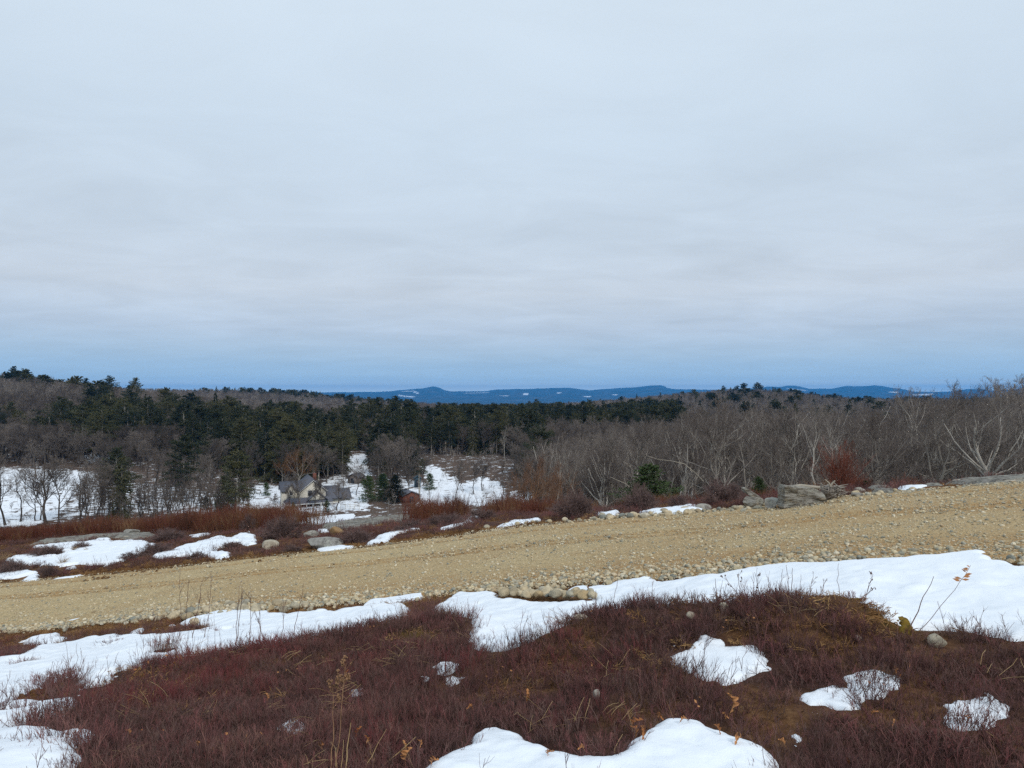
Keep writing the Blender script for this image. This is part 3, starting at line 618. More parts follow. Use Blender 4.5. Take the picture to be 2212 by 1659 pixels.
px_rock('boulder', 'wide flat grey and tan boulder under the rusty rock', 658, 742, 1157, 1186, M_granite, 3, rough=.16, cuts=7, depth=.7)
px_rock('rock', 'rusty brown angular rock on the flat boulder', 711, 742, 1137, 1157, M_rusty, 4, rough=.14, cuts=8, depth=.7)
px_rock('rock', 'light grey rock lying on the long far left ledge', 266, 303, 1143, 1155, M_granite, 5, rough=.12, cuts=5)
px_rock('rock', 'small bluish grey block standing alone on the striped ledge', 890, 900, 1113, 1121, M_granite, 6, rough=.03, cuts=6)
px_rock('boulder', 'tan rounded boulder between the two loose round shrubs', 1272, 1294, 1085, 1100, M_boulder, 7, rough=.12, cuts=3)
px_rock('rock', 'flat lichen covered rock in front of the largest round shrub', 1500, 1537, 1086, 1102, M_granite, 8, rough=.18, cuts=7)
px_rock('boulder', 'grey brown craggy boulder under the tilted slab', 1604, 1650, 1068, 1100, M_strata, 9, rough=.2, cuts=7, sub=4)
px_rock('boulder', 'dark lichen spotted boulder left of the big layered block', 1645, 1694, 1070, 1102, M_granite, 10, rough=.2, cuts=6, sub=4)
px_rock('rock', 'flat grey rock behind the tilted slab', 1624, 1696, 1053, 1070, M_strata, 11, rough=.12, cuts=6)
px_rock('rock', 'grey rock at the foot of the red osier bush, upper one', 1845, 1870, 1050, 1066, M_granite, 12, cuts=6)
px_rock('rock', 'grey rock at the foot of the red osier bush, lower one by the road', 1838, 1869, 1063, 1076, M_granite, 13, cuts=6)
px_rock('rock', 'orange brown split rock wedged beside the big layered block', 1676, 1688, 1088, 1102, M_rusty, 14, cuts=8)
px_rock('boulder', 'weathered grey boulder under twigs at right, below the snow bank', 2005, 2044, 1396, 1424, M_boulder, 15, rough=.1, cuts=3)
px_rock('rock', 'small pale stone in the mossy hollow at right', 1844, 1864, 1414, 1427, M_boulder, 16)
px_rock('rock', 'white angular stone at the tip of the rounded snow patch', 1552, 1574, 1372, 1390, M_boulder, 17, rough=.2)
px_rock('rock', 'pale stone at the upper left rim of the rounded snow patch', 1482, 1502, 1386, 1401, M_boulder, 18)
px_rock('rock', 'flat light stone half hidden in heath left of the mossy bank', 1240, 1270, 1382, 1394, M_boulder, 19)
px_rock('rock', 'dark grey stone at the left rim of the big bottom snow patch', 1130, 1160, 1600, 1622, M_granite, 20)
px_rock('rock', 'tan stone set in the crest of the mossy bank', 1515, 1538, 1326, 1342, M_boulder, 21)
px_rock('rock', 'pale split stone in the brown heath by the flat snow scrap', 1280, 1296, 1490, 1512, M_granite, 22)
# tilted slab and big layered block
def block(label, pts, base, depth, mt, seed, rz=0, name='rock', n=26):
    """block with a front outline (u, v) and thickness, its faces broken into layers"""
    x0, y0 = hit(base[0], base[1]); y0 = float(y0[0]); rng = random.Random(seed); zb = gz(float(x0[0]), y0)
    xs = [(p[0] - base[0]) / F * y0 for p in pts]; zs = [-(p[1] - CV) / F * y0 - zb for p in pts]
    poly = np.array(list(zip(xs, zs))); P = poly[0:0]
    d = []
    for i in range(len(poly)):
        a_, b_ = poly[i], poly[(i + 1) % len(poly)]; k = max(2, int(np.hypot(*(b_ - a_)) / .035))
        for j in range(k): d.append(a_ + (b_ - a_) * j / k)
    d = np.array(d); c_ = d.mean(0); m_ = len(d); rings = []
    for yy, sc in [(0, .0), (0, .35), (0, .7), (0, .97), (.03, 1), (.25, 1.0), (.5, .99), (.8, .97), (1, .9), (1, .4)]:
        q = c_ + (d - c_) * sc
        rings.append(np.stack([q[:, 0], np.full(m_, yy * depth), q[:, 1]], 1))
    V = np.concatenate(rings)
    lay = fbm(V[:, 0] * 1.2 + V[:, 2] * 4, V[:, 2] * 16 + V[:, 0] * 5, seed, 4) - .5
    V[:, 1] += lay * .12; V[:, 2] += .05 * (fbm(V[:, 0] * 6, V[:, 1] * 6 + seed, seed, 3) - .5); V[:, 0] += .05 * lay
    V[:, 2] += np.where(V[:, 1] > depth * .5, .0, 0)
    Q = [(r * m_ + i, r * m_ + (i + 1) % m_, (r + 1) * m_ + (i + 1) % m_, (r + 1) * m_ + i) for r in range(len(rings) - 1) for i in range(m_)]
    mb = MB(); mb.add(V, Q); o = mb.obj(name, mt, label=label, category='rock', smooth=False)
    o.location = (float(x0[0]), y0, zb); o.rotation_euler = (0, 0, rz); return o
block('big square layered grey block of rock standing at the road edge beside the stump', [(1690,1099),(1694,1085),(1694,1056),(1697,1048),(1712,1052),(1745,1053),(1768,1060),(1785,1071),(1790,1083),(1783,1097)], (1738, 1096), .32, M_strata, 31, .1)
block('tilted brown slab leaning on the craggy boulder', [(1611,1064),(1609,1057),(1616,1056),(1634,1068),(1651,1080),(1652,1088),(1644,1086),(1628,1074)], (1630, 1094), .3, M_strata, 32)

MARKS = [(40,'the left frame edge snowfield'),(110,'the thick trunked snowfield tree'),(190,'the margin of the snowfield'),(260,'the middle of the long far ledge'),(330,'the light rock on the far ledge'),(400,'the branching snow patch'),(470,'the evergreen ending the young belt'),(540,'the snow yard beside the house'),(600,'the pale round boulder'),(650,'the cream house gable'),(700,'the porch evergreen'),(750,'the white rail fence'),(800,'the round green pines'),(855,'the black evergreen'),(905,'the blue green hut'),(960,'the yellow green bush'),(1020,'the open snow slope'),(1090,'the rim of the snow slope'),(1150,'the copper saplings'),
 (1220,'the loose purple shrub'),(1290,'the wide crowned bare tree'),(1345,'the densest round shrub'),(1399,'the bushy young pine'),(1457,'the small young pine'),(1510,'the lichen covered flat rock'),(1560,'the largest round shrub'),(1612,'the tilted brown slab'),(1660,'the dark lichen boulder'),(1712,'the big layered block'),(1765,'the block and stump gap'),(1800,'the uprooted stump'),(1834,'the red osier bush'),(1890,'the flat bend slab'),(1960,'the bright bend snow patch'),(2020,'the low ledge past the bend'),(2085,'the stout horizontal limbed tree'),(2150,'the dark bedrock rise'),(2210,'the end of the bedrock rise')]
def cobble_mesh(i):
    rng = random.Random(100 + i); V, T = rock_verts(rng, 2, (1, rng.uniform(.7, .95), rng.uniform(.5, .75)), .13, 3, (.6, .9), .02)
    mb = MB(); mb.add(V, T=T); return mb.mesh('cobble', M_cob, True)
COBM = [cobble_mesh(i) for i in range(9)]
def cobble(x, y, r, dz, label, group, rng):
    o = mk('cobble', COBM[rng.randrange(9)], label=label, category='cobble', group=group)
    o.location = (x, y, gz(x, y) + r * .45 + dz); o.scale = (r, r, r); o.rotation_euler = (rng.uniform(-.35, .35), rng.uniform(-.35, .35), rng.uniform(0, 6.28)); return o
rng = random.Random(5); placed = []
def try_place(x, y, r, gap=.8):
    for (a_, b_, c_) in placed:
        if (a_ - x) ** 2 + (b_ - y) ** 2 < (gap * (c_ + r)) ** 2: return False
    placed.append((x, y, r)); return True
for i in range(900):                     # row along the far road edge
    if len(placed) >= 150: break
    u = 1030 + (2000 - 1030) * rng.random() ** 1.0
    if rng.random() > (.95 if 1270 < u < 1720 else .35): continue
    vv = float(np.interp(u, [1000,1106,1200,1300,1400,1500,1600,1700,1780,1850,1900,2000], [1150,1139,1131,1124,1116,1111,1104,1099,1092,1078,1073,1064]))
    x, y = hit(u, vv + rng.gauss(0, 2.5) - 1); x, y = float(x[0]), float(y[0])
    r = rng.choice([.03, .04, .045, .05, .055, .065, .085]) * (1.15 if 1280 < u < 1520 else .9)
    if try_place(x, y, r): cobble(x, y, r, .02, f"{'small' if r < .042 else 'large' if r > .062 else 'mid sized'} rounded cobble on the far road edge below {min(MARKS, key=lambda q: abs(q[0] - u))[1]}", 'cobbles along the far road edge', rng)
for (u, v_, r, lab) in [(1301,1120,.085,'grey egg shaped cobble, the largest left of the snow pocket'),(1343,1121,.08,'dark grey cobble below the round shrub'),(1438,1112,.08,'dark upright cobble standing proud of the far edge row'),(1313,1124,.075,'pale tan cobble beside the large grey egg shaped one')]:
    x, y = hit(u, v_); o = cobble(float(x[0]), float(y[0]), r, .03, lab, 'cobbles along the far road edge', rng); placed.append((float(x[0]), float(y[0]), r))
n0 = len(placed)
for i in range(900):                     # loose cobbles along the near edge at left
    if len(placed) - n0 >= 80: break
    u = rng.uniform(60, 780) if rng.random() < .4 else rng.uniform(360, 640)
    vv = float(np.interp(u, [0,100,200,300,430,550,700,800], [1390,1366,1346,1338,1330,1322,1312,1302]))
    x, y = hit(u, vv + rng.gauss(-4, 7)); x, y = float(x[0]), float(y[0]); r = rng.choice([.03, .04, .05, .06, .08, .1]) * (1 if 360 < u < 640 else .75)
    if try_place(x, y, r): cobble(x, y, r, .02, f"{'small' if r < .035 else 'large' if r > .058 else 'mid sized'} cobble on the near road edge below {min(MARKS, key=lambda q: abs(q[0] - u))[1]}", 'cobbles at the lower left road edge', rng)
n0 = len(placed)
for i in range(700):                     # the pile in the snow
    if len(placed) - n0 >= 46: break
    u = rng.uniform(1082, 1282); vv = rng.uniform(1291, 1303) + (3 if u > 1200 else 0)
    x, y = hit(u, vv); x, y = float(x[0]), float(y[0]); r = rng.choice([.035, .045, .055, .065, .075, .08])
    if try_place(x, y, r, .62): cobble(x, y, r, .045 + .03 * rng.random(), f"{'small' if r < .05 else 'large' if r > .07 else 'mid sized'} cobble in the {'left end' if u < 1135 else 'right end' if u > 1240 else 'middle'} of the pile in the snow bank", 'pile of cobbles in the snow bank', rng)

# ------------------------------------------------------------------ scattering of uncountable cover
def scatter(name, pts, rot, scl, vid, meshes, **tags):
    col = bpy.data.collections.new(name + '_sources')
    for i, m_ in enumerate(meshes):
        o = bpy.data.objects.new(f'{name}_source_{i:02d}', m_); col.objects.link(o)
    me = bpy.data.meshes.new(name); me.vertices.add(len(pts)); me.vertices.foreach_set('co', np.asarray(pts, np.float32).ravel())
    for nm, ty, dat in (('rot', 'FLOAT_VECTOR', rot), ('scl', 'FLOAT_VECTOR', scl), ('vid', 'INT', vid)):
        a_ = me.attributes.new(nm, ty, 'POINT')
        a_.data.foreach_set('vector' if ty == 'FLOAT_VECTOR' else 'value', np.asarray(dat, np.int32 if ty == 'INT' else np.float32).ravel())
    me.update(); ob = mk(name, me, **tags)
    ng = bpy.data.node_groups.new(name + '_nodes', 'GeometryNodeTree')
    ng.interface.new_socket('Geometry', in_out='INPUT', socket_type='NodeSocketGeometry'); ng.interface.new_socket('Geometry', in_out='OUTPUT', socket_type='NodeSocketGeometry')
    gi = ng.nodes.new('NodeGroupInput'); go = ng.nodes.new('NodeGroupOutput')
    ip = ng.nodes.new('GeometryNodeInstanceOnPoints'); ci = ng.nodes.new('GeometryNodeCollectionInfo')
    ci.inputs['Collection'].default_value = col; ci.inputs['Separate Children'].default_value = True; ci.inputs['Reset Children'].default_value = True
    ng.links.new(gi.outputs[0], ip.inputs['Points']); ng.links.new(ci.outputs[0], ip.inputs['Instance']); ip.inputs['Pick Instance'].default_value = True
    for nm, ty, sock in (('vid', 'INT', 'Instance Index'), ('rot', 'FLOAT_VECTOR', 'Rotation'), ('scl', 'FLOAT_VECTOR', 'Scale')):
        a_ = ng.nodes.new('GeometryNodeInputNamedAttribute'); a_.data_type = ty; a_.inputs['Name'].default_value = nm
        ng.links.new(a_.outputs['Attribute'], ip.inputs[sock])
    ng.links.new(ip.outputs[0], go.inputs[0])
    md = ob.modifiers.new('scatter', 'NODES'); md.node_group = ng; return ob
def scat(name, x, y, meshes, seed, smin, smax, tilt=.15, dz=0.0, weights=None, zsc=None, **tags):
    rs = np.random.RandomState(seed); n_ = len(x); z = -drop(x, y) + dz
    rot = np.stack([rs.uniform(-tilt, tilt, n_), rs.uniform(-tilt, tilt, n_), rs.uniform(0, 6.28, n_)], 1)
    s_ = (smin + (smax - smin) * rs.rand(n_)); scl = np.stack([s_, s_, s_ * (zsc if zsc is not None else 1)], 1)
    vid = rs.randint(0, len(meshes), n_) if weights is None else weights
    return scatter(name, np.stack([x, y, z], 1), rot, scl, vid, meshes, **tags)
def wedge(rs, n_, y0, y1, u0, u1):
    """points spread evenly over the ground inside a wedge"""
    y = np.sqrt(rs.uniform(y0 ** 2, y1 ** 2, n_)); u = rs.uniform(u0, u1, n_); return (u - CU) / F * y, y, u
def wedge_area(y0, y1, u0, u1): return (y1 ** 2 - y0 ** 2) / 2 * (u1 - u0) / F
nrm = lambda v: v / (np.linalg.norm(v, axis=-1, keepdims=True) + 1e-9)
def spawn(rs, P, Rr, per, t0, lf, ang, up, n_, rf, wig, r1=.35, t1=1.0, droop=0.0):
    Np, n0, _ = P.shape; M = Np * per; pi = np.repeat(np.arange(Np), per); t_ = rs.uniform(t0, t1, M); f_ = t_ * (n0 - 1); i = np.minimum(f_.astype(int), n0 - 2); a_ = (f_ - i)[:, None]
    b0 = P[pi, i]; b1 = P[pi, i + 1]; base = b0 * (1 - a_) + b1 * a_; d = nrm(b1 - b0); pl = np.linalg.norm(P[pi, -1] - P[pi, 0], axis=1)
    pr = nrm(np.cross(d, rs.normal(size=(M, 3)))); an = np.radians(rs.normal(ang, 9, M))[:, None]
    dd = d * np.cos(an) + pr * np.sin(an); Ln = pl * lf * (1.2 - .65 * t_) * rs.uniform(.65, 1.2, M)
    out = [base]; cur = dd; p = base
    for k in range(n_ - 1):
        cur = nrm(cur + np.array([0, 0, up - droop * k]) / (n_ - 1) + rs.normal(0, wig, (M, 3))); p = p + cur * (Ln / (n_ - 1))[:, None]; out.append(p)
    Q = np.stack(out, 1); r0 = (Rr[pi, i] * (1 - a_[:, 0]) + Rr[pi, i + 1] * a_[:, 0]) * rf
    return Q, r0[:, None] * np.linspace(1, r1, n_)[None]

# ---- low heath: clumps of fine upright twigs
def heath_mesh(seed, n_=30, rad=.10, h=.085, rr=.0011, mt=M_heath, lean=.35, side=5):
    rs = np.random.RandomState(seed); a_ = rs.rand(n_) * 6.28; q = np.sqrt(rs.rand(n_)) * rad
    b0 = np.stack([q * np.cos(a_), q * np.sin(a_), np.full(n_, -.03)], 1)
    d = nrm(np.stack([np.cos(a_) * lean * rs.rand(n_) + rs.normal(0, .2, n_), np.sin(a_) * lean * rs.rand(n_) + rs.normal(0, .2, n_), np.ones(n_)], 1))
    H_ = h * rs.uniform(.55, 1.15, n_) + .03; P = [b0]
    for k in range(3):
        d = nrm(d + rs.normal(0, .16, (n_, 3))); P.append(P[-1] + d * (H_ / 3)[:, None])
    P = np.stack(P, 1); Rr = rr * np.array([1.4, 1.2, 1.0, .7])[None] * rs.uniform(.8, 1.2, (n_, 1))
    mb = MB(); tubes(mb, P, Rr); P2, R2 = spawn(rs, P, Rr, side, .3, .42, 34, .35, 3, .75, .15, .6); tubes(mb, P2, R2)
    return mb.mesh('heath', mt)
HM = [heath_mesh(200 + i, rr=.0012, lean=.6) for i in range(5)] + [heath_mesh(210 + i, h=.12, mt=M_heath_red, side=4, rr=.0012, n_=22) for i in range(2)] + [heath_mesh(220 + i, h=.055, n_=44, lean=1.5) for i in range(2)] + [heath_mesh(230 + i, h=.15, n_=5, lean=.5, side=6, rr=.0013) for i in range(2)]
def peat_mesh(seed, n_=70, rad=.12, h=.036, mt=M_peat, rr=.0022):
    rs = np.random.RandomState(seed); a_ = rs.rand(n_) * 6.28; q = np.sqrt(rs.rand(n_)) * rad
    b0 = np.stack([q * np.cos(a_), q * np.sin(a_), rs.rand(n_) * .01 - .01], 1); d = nrm(np.stack([rs.normal(0, 1, n_), rs.normal(0, 1, n_), rs.uniform(.2, 1.2, n_)], 1))
    P = [b0]; Ln = h * rs.uniform(.6, 1.8, n_)
    for k in range(3): d = nrm(d + np.array([0, 0, -.35]) + rs.normal(0, .15, (n_, 3))); P.append(P[-1] + d * (Ln / 3)[:, None])
    mb = MB(); tubes(mb, np.stack(P, 1), rr * np.array([1, 1, .8, .3])[None] * np.ones((n_, 1)), 3); return mb.mesh('peat', mt)
PM = [peat_mesh(240 + i) for i in range(3)]
def soilness(x, y, u):
    """peaty banks beside the road and on the mound crests"""
    t_ = road_t(x, y); v = CV + F * base_drop(x, y) / np.maximum(y, .5)
    s_ = np.maximum((t_ > 1) * (1 - sst(1.08, 1.35, t_)) * (x < 1), (t_ < .5) * sst(-.55, -.12, t_) * (u < 700))
    s_ = np.maximum(s_, (t_ < .5) * sst(-.30, -.08, t_) * .7)
    for (mu, mv, ra, rb) in [(870,1350,.5,.25),(1850,1350,.35,.5),(1560,1345,.5,.2),(1920,1385,.4,.25),(700,1368,.5,.2),(780,1392,.5,.12),(900,1402,.3,.1)]:
        mx, my = hit(mu, mv); s_ = np.maximum(s_, .95 * (np.hypot((x - mx) / ra, (y - my) / rb) < 1))
    return s_
rs = np.random.RandomState(3)
n_ = int(wedge_area(2.0, 13.5, -800, 2950) * 135)
x, y, u = wedge(rs, n_, 2.0, 13.5, -800, 2950)
t_ = road_t(x, y); cd = cover_d(x, y); so = soilness(x, y, u)
edgeN = (fbm(x * 2.2, y * 2.2, 12) - .5) * .10
ok = (t_ < -.10) & (cd < .015 + edgeN * .5) & (rs.rand(n_) > so * .93) & (rs.rand(n_) > .45 * sst(.50, .62, fbm(x * 2.3, y * 2.3, 19)))
fr = rs.rand(n_); sparse = (cd > .015) & (cd < .18) & (fr < .03) & (t_ < -.2)      # odd twigs poking through thin snow
ok |= sparse
ok &= ~((u > 1060) & (u < 1300) & (CV + F * base_drop(x, y) / y < 1345))
dens_f = np.where(y < 6.5, 1, .6); ok &= rs.rand(n_) < dens_f
x, y = x[ok], y[ok]; red = fbm(x * .8, y * .8, 14); vid = rs.randint(0, 5, len(x)); vid = np.where((red > .55) & (rs.rand(len(x)) < .45), 5 + rs.randint(0, 2, len(x)), vid)
vid = np.where(rs.rand(len(x)) < .42, 7 + rs.randint(0, 2, len(x)), vid); vid = np.where((rs.rand(len(x)) < .10) | (cover_d(x, y) > -.12) & (rs.rand(len(x)) < .4), 9 + rs.randint(0, 2, len(x)), vid)
hz_ = .45 + 1.25 * fbm(x * 1.9, y * 1.9, 15, 3)
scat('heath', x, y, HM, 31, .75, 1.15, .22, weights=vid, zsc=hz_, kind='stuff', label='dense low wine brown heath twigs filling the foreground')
n_ = int(wedge_area(4.0, 24, -800, 2950) * 120); x, y, u = wedge(rs, n_, 4.0, 24, -800, 2950)
so = np.maximum(soilness(x, y, u), .35 * sst(.50, .66, fbm(x * 1.7, y * 1.7, 19))); cd = cover_d(x, y); t_ = road_t(x, y)
ok = ((t_ < -.04) | (t_ > 1.04)) & (cd < -.02) & (rs.rand(n_) < so * .85)
scat('peat_grass', x[ok], y[ok], PM, 32, .6, 1.3, .3, kind='stuff', label='matted rust brown peat and dead grass on the road banks')
# heath and low twigs on the far verge
n_ = int(wedge_area(11, 30, -800, 2900) * 26); x, y, u = wedge(rs, n_, 11, 30, -800, 2900); t_ = road_t(x, y); cd = cover_d(x, y)
cs = cover_d(x, y, COVERS[:NSNOW]); ok = (t_ > 1.10) & (cs < -.06) & ((cd < -.06) | (fbm(x * 1.6, y * 2.6, 42) > .56)) & (rs.rand(n_) < .25 + .9 * (fbm(x * .8, y * .8, 41) > .47))
scat('verge_heath', x[ok], y[ok], [HM[0], HM[7], PM[0], HM[3], PM[1], HM[8], PM[2]], 33, 1.1, 2.0, .25, kind='stuff', label='brown heath covering the verge beyond the road')
# bits of litter in the heath: straw scraps, leaf scraps, grey twigs
def litter_mesh(i):
    rs = np.random.RandomState(270 + i); mb = MB()
    if i % 3 == 0:
        n_ = 7; a_ = rs.rand(n_) * 6.28; P = [np.stack([rs.normal(0, .05, n_), rs.normal(0, .05, n_), rs.uniform(.0, .03, n_)], 1)]; d = nrm(np.stack([np.cos(a_), np.sin(a_), rs.uniform(.1, 1.3, n_)], 1))
        for k in range(3): d = nrm(d + [0, 0, -.15] + rs.normal(0, .12, (n_, 3))); P.append(P[-1] + d * .035)
        tubes(mb, np.stack(P, 1), .0010 * np.ones((n_, 4)), 3); return mb.mesh('litter', M_straw)
    if i % 3 == 1:
        for k in range(5): c_ = rs.normal(0, .06, 3) * [1, 1, 0] + [0, 0, .05]; a_ = nrm(rs.normal(size=3)) * .010; b_ = nrm(np.cross(a_, rs.normal(size=3))) * .006; mb.add([c_ - a_, c_ + b_, c_ + a_, c_ - b_], [(0, 1, 2, 3)])
        return mb.mesh('litter', M_leaf)
    n_ = 5; a_ = rs.rand(n_) * 6.28; P = np.stack([np.zeros((n_, 3)), np.stack([np.cos(a_) * .03, np.sin(a_) * .03, np.full(n_, .07)], 1), np.stack([np.cos(a_) * .08, np.sin(a_) * .05, np.full(n_, .14)], 1)], 1); R_ = .0016 * np.ones((n_, 3)); tubes(mb, P, R_); P2, R2 = spawn(rs, P, R_, 4, .3, .5, 35, .2, 3, .7, .1, .6); tubes(mb, P2, R2); return mb.mesh('litter', M_snag)
LT = [litter_mesh(i) for i in (0, 3, 6, 1)]
n_ = 330; x, y, u = wedge(rs, n_, 2.2, 8.5, -800, 2950); ok = (road_t(x, y) < -.12) & (cover_d(x, y) < -.03); xx, yy = x[ok], y[ok]
scat('litter', xx, yy, LT, 36, .6, 1.5, .3, dz=.035, kind='stuff', label='straw scraps and leaf scraps caught in the heath')
n_ = int(wedge_area(11, 27, -200, 2300) * 7); x, y, u = wedge(rs, n_, 11, 27, -200, 2300); t_ = road_t(x, y); cd = cover_d(x, y, COVERS[:NSNOW])
ok = (t_ > 1.06) & (cd > -.05) & (cd < .5) & (fbm(x * 1.1, y * 1.1, 47) > .5)
scat('snow_sprigs', x[ok], y[ok], [HM[9], HM[10], HM[7], HM[1]], 37, .8, 1.6, .25, kind='stuff', label='twigs poking through the snow beyond the road')
# tall red brush on the crest
def brush_mesh(seed, n_=16, rad=.22, h=.62, rr=.0042, mt=None):
    rs = np.random.RandomState(seed); a_ = rs.rand(n_) * 6.28; q = np.sqrt(rs.rand(n_)) * rad
    b0 = np.stack([q * np.cos(a_), q * np.sin(a_), np.full(n_, -.05)], 1); d = nrm(np.stack([rs.normal(0, .22, n_), rs.normal(0, .22, n_), np.ones(n_)], 1)); P = [b0]; H_ = h * rs.uniform(.5, 1.15, n_)
    for k in range(4): d = nrm(d + rs.normal(0, .09, (n_, 3))); P.append(P[-1] + d * (H_ / 4)[:, None])
    P = np.stack(P, 1); Rr = rr * np.linspace(1.2, .6, 5)[None] * np.ones((n_, 1)); mb = MB(); tubes(mb, P, Rr)
    P2, R2 = spawn(rs, P, Rr, 4, .3, .45, 26, .6, 3, .7, .1, .6); tubes(mb, P2, R2); return mb.mesh('brush', mt or M_brush)
BM = [brush_mesh(260 + i) for i in range(4)]
n_ = int(wedge_area(14, 48, -900, 3000) * 11); x, y, u = wedge(rs, n_, 14, 48, -900, 3000); t_ = road_t(x, y); cd = cover_d(x, y)
ymin = np.interp(u, [-330, 0, 300, 550, 900, 1106, 1300, 1500, 1700, 1850, 2212, 2600], [27, 26, 25, 23.5, 20.8, 20.5, 20.5, 20.5, 19, 16.5, 15.5, 15]) + 2.0 * (fbm(u / 60, u * 0, 43) - .5)
ymax = np.interp(u, [-330, 0, 550, 1106, 1500, 2212, 2600], [46, 46, 42, 38, 34, 34, 34])
ok = (y > ymin) & (y < ymax) & (cd < -.15) & (rs.rand(n_) < .35 + .8 * sst(.3, .5, fbm(x * .5, y * .5, 44)))
hs = np.interp(u, [-330, 0, 400, 700, 1000, 1300, 1500, 2212], [.95, .9, 1.1, 1.25, 1.1, .6, .6, .55])
zs = (hs * (.6 + .8 * fbm(x * .4, y * .4, 45)))[ok]
scat('red_brush', x[ok], y[ok], BM, 34, .8, 1.2, .12, zsc=zs, kind='stuff', label='band of tall rust red brush along the crest beyond the road')
# road pebbles
def peb_mesh(i):
    rng = random.Random(300 + i); V, T = rock_verts(rng, 1, (1, rng.uniform(.65, .95), rng.uniform(.4, .7)), .15, 3, (.6, .9), 0); mb = MB(); mb.add(V, T=T); return mb.mesh('pebble', M_peb, True)
PB = [peb_mesh(i) for i in range(6)]
n_ = int(wedge_area(3.2, 24, -500, 2750) * 950); x, y, u = wedge(rs, n_, 3.2, 24, -500, 2750); t_ = road_t(x, y)
pd = np.clip(.55 + .6 * (fbm(x * 1.2, y * 1.2, 51) - .5) * 2 + .5 * (1 - sst(0, .3, t_)), 0, 1) * np.where(y > 12, .75, 1)
ok = (t_ > -.03 - .05 * rs.rand(n_)) & (t_ < 1.04) & (cover_d(x, y) < .0) & (rs.rand(n_) < pd)
x, y, t_ = x[ok], y[ok], t_[ok]; k = rs.rand(len(x)); s_ = .0055 + .012 * k ** 3 + np.where(k > .965, .010, 0) + .007 * (1 - sst(.0, .25, t_)) * k + np.where((k > .9), .012, 0) * (1 - sst(0, .18, t_))
rot = np.stack([rs.uniform(-.4, .4, len(x)), rs.uniform(-.4, .4, len(x)), rs.uniform(0, 6.28, len(x))], 1)
scatter('gravel', np.stack([x, y, -drop(x, y) + .034 + s_ * .22], 1), rot, np.stack([s_] * 3, 1), rs.randint(0, 6, len(x)), PB, kind='stuff', label='loose tan and grey pebbles over the whole road')
# medium stones at the near edge of the road and at the bend on the right
n_ = int(wedge_area(3.2, 24, -160, 2480) * 60); x, y, u = wedge(rs, n_, 3.2, 24, -160, 2480); t_ = road_t(x, y)
pr = (1 - sst(-.02, .14, np.abs(t_ + .01))) * np.where(u < 800, 1, .45) + .8 * (np.abs(t_ - 1.01) < .035) * (x > -1) + .7 * sst(5.2, 6.5, x + (5.6 - y) * .7) * (t_ < .22)
ok = (t_ > -.12) & (t_ < 1.06) & (rs.rand(n_) < pr) & (cover_d(x, y) < .01)
x, y = x[ok], y[ok]; s_ = .018 + .026 * rs.rand(len(x)) ** 2; rot = rot[:len(x)]
scatter('stones', np.stack([x, y, -drop(x, y) + .03 + s_ * .15], 1), rot, np.stack([s_] * 3, 1), rs.randint(0, 6, len(x)), [m_ for m_ in COBM[:6]], kind='stuff', label='rounded small stones edging the road')

# ------------------------------------------------------------------ trees
def limbs_of(rs, H, kind):
    """trunk and main limbs of a bare tree, then branches, twigs"""
    n_ = 9; sway = rs.normal(0, .024, (n_, 2)).cumsum(0) * H
    if kind == 'spread': top, r0 = .78, .021
    elif kind == 'slim': top, r0 = .95, .0085
    else: top, r0 = .92, .013
    z = np.linspace(0, top, n_) * H; P = np.stack([sway[:, 0] - sway[0, 0], sway[:, 1] - sway[0, 1], z], 1)[None]; P[:, 0, 2] -= .5
    Rr = (r0 * H * np.linspace(1, .25, n_))[None]; Rr[0, 0] *= 1.4
    return P, Rr
def bare_tree_meshes(seed, H, kind, fine=True, mt_t=None, mt_c=None, rtw=1.0, fat=1.0, nf=3):
    rs = np.random.RandomState(seed); P0, R0_ = limbs_of(rs, H, kind); R0_ = R0_ * fat
    if kind == 'spread': a1 = dict(per=15, t0=.28, lf=.72, ang=48, up=.75); per2, per3 = 9, 8
    elif kind == 'slim': a1 = dict(per=12, t0=.52, lf=.34, ang=36, up=.7); per2, per3 = 6, 5
    else: a1 = dict(per=17, t0=.32, lf=.52, ang=42, up=.7); per2, per3 = 8, 8
    P1, R1 = spawn(rs, P0, R0_, n_=7, rf=.55, wig=.14, r1=.3, **a1)
    P2, R2 = spawn(rs, P1, R1, per2, .2, .5, 40, .4, 5, .55, .16, .35)
    P3, R3 = spawn(rs, P2, R2, per3, .15, .5, 38, .3, 3, .6, .16, .5)
    R3 = np.maximum(R3, .0065 * rtw); R2 = np.maximum(R2, .009 * rtw)
    tr = MB(); tubes(tr, P0, R0_, 6); tubes(tr, P1, R1, 4)
    cr = MB(); tubes(cr, P2, R2, 3); tubes(cr, P3, R3, 3)
    if fine:
        P4, R4 = spawn(rs, P3, R3, nf, .1, .62, 38, .2, 2, .8, .1, .6); tubes(cr, P4, np.maximum(R4, .0050 * rtw), 3)
    zt = max(v_[:, 2].max() for v_ in cr.v); k_ = H / zt
    for q_ in (tr, cr): q_.v = [v_ * k_ for v_ in q_.v]
    return tr.mesh('trunk', mt_t or M_bark), cr.mesh('crown', mt_c or M_twig)
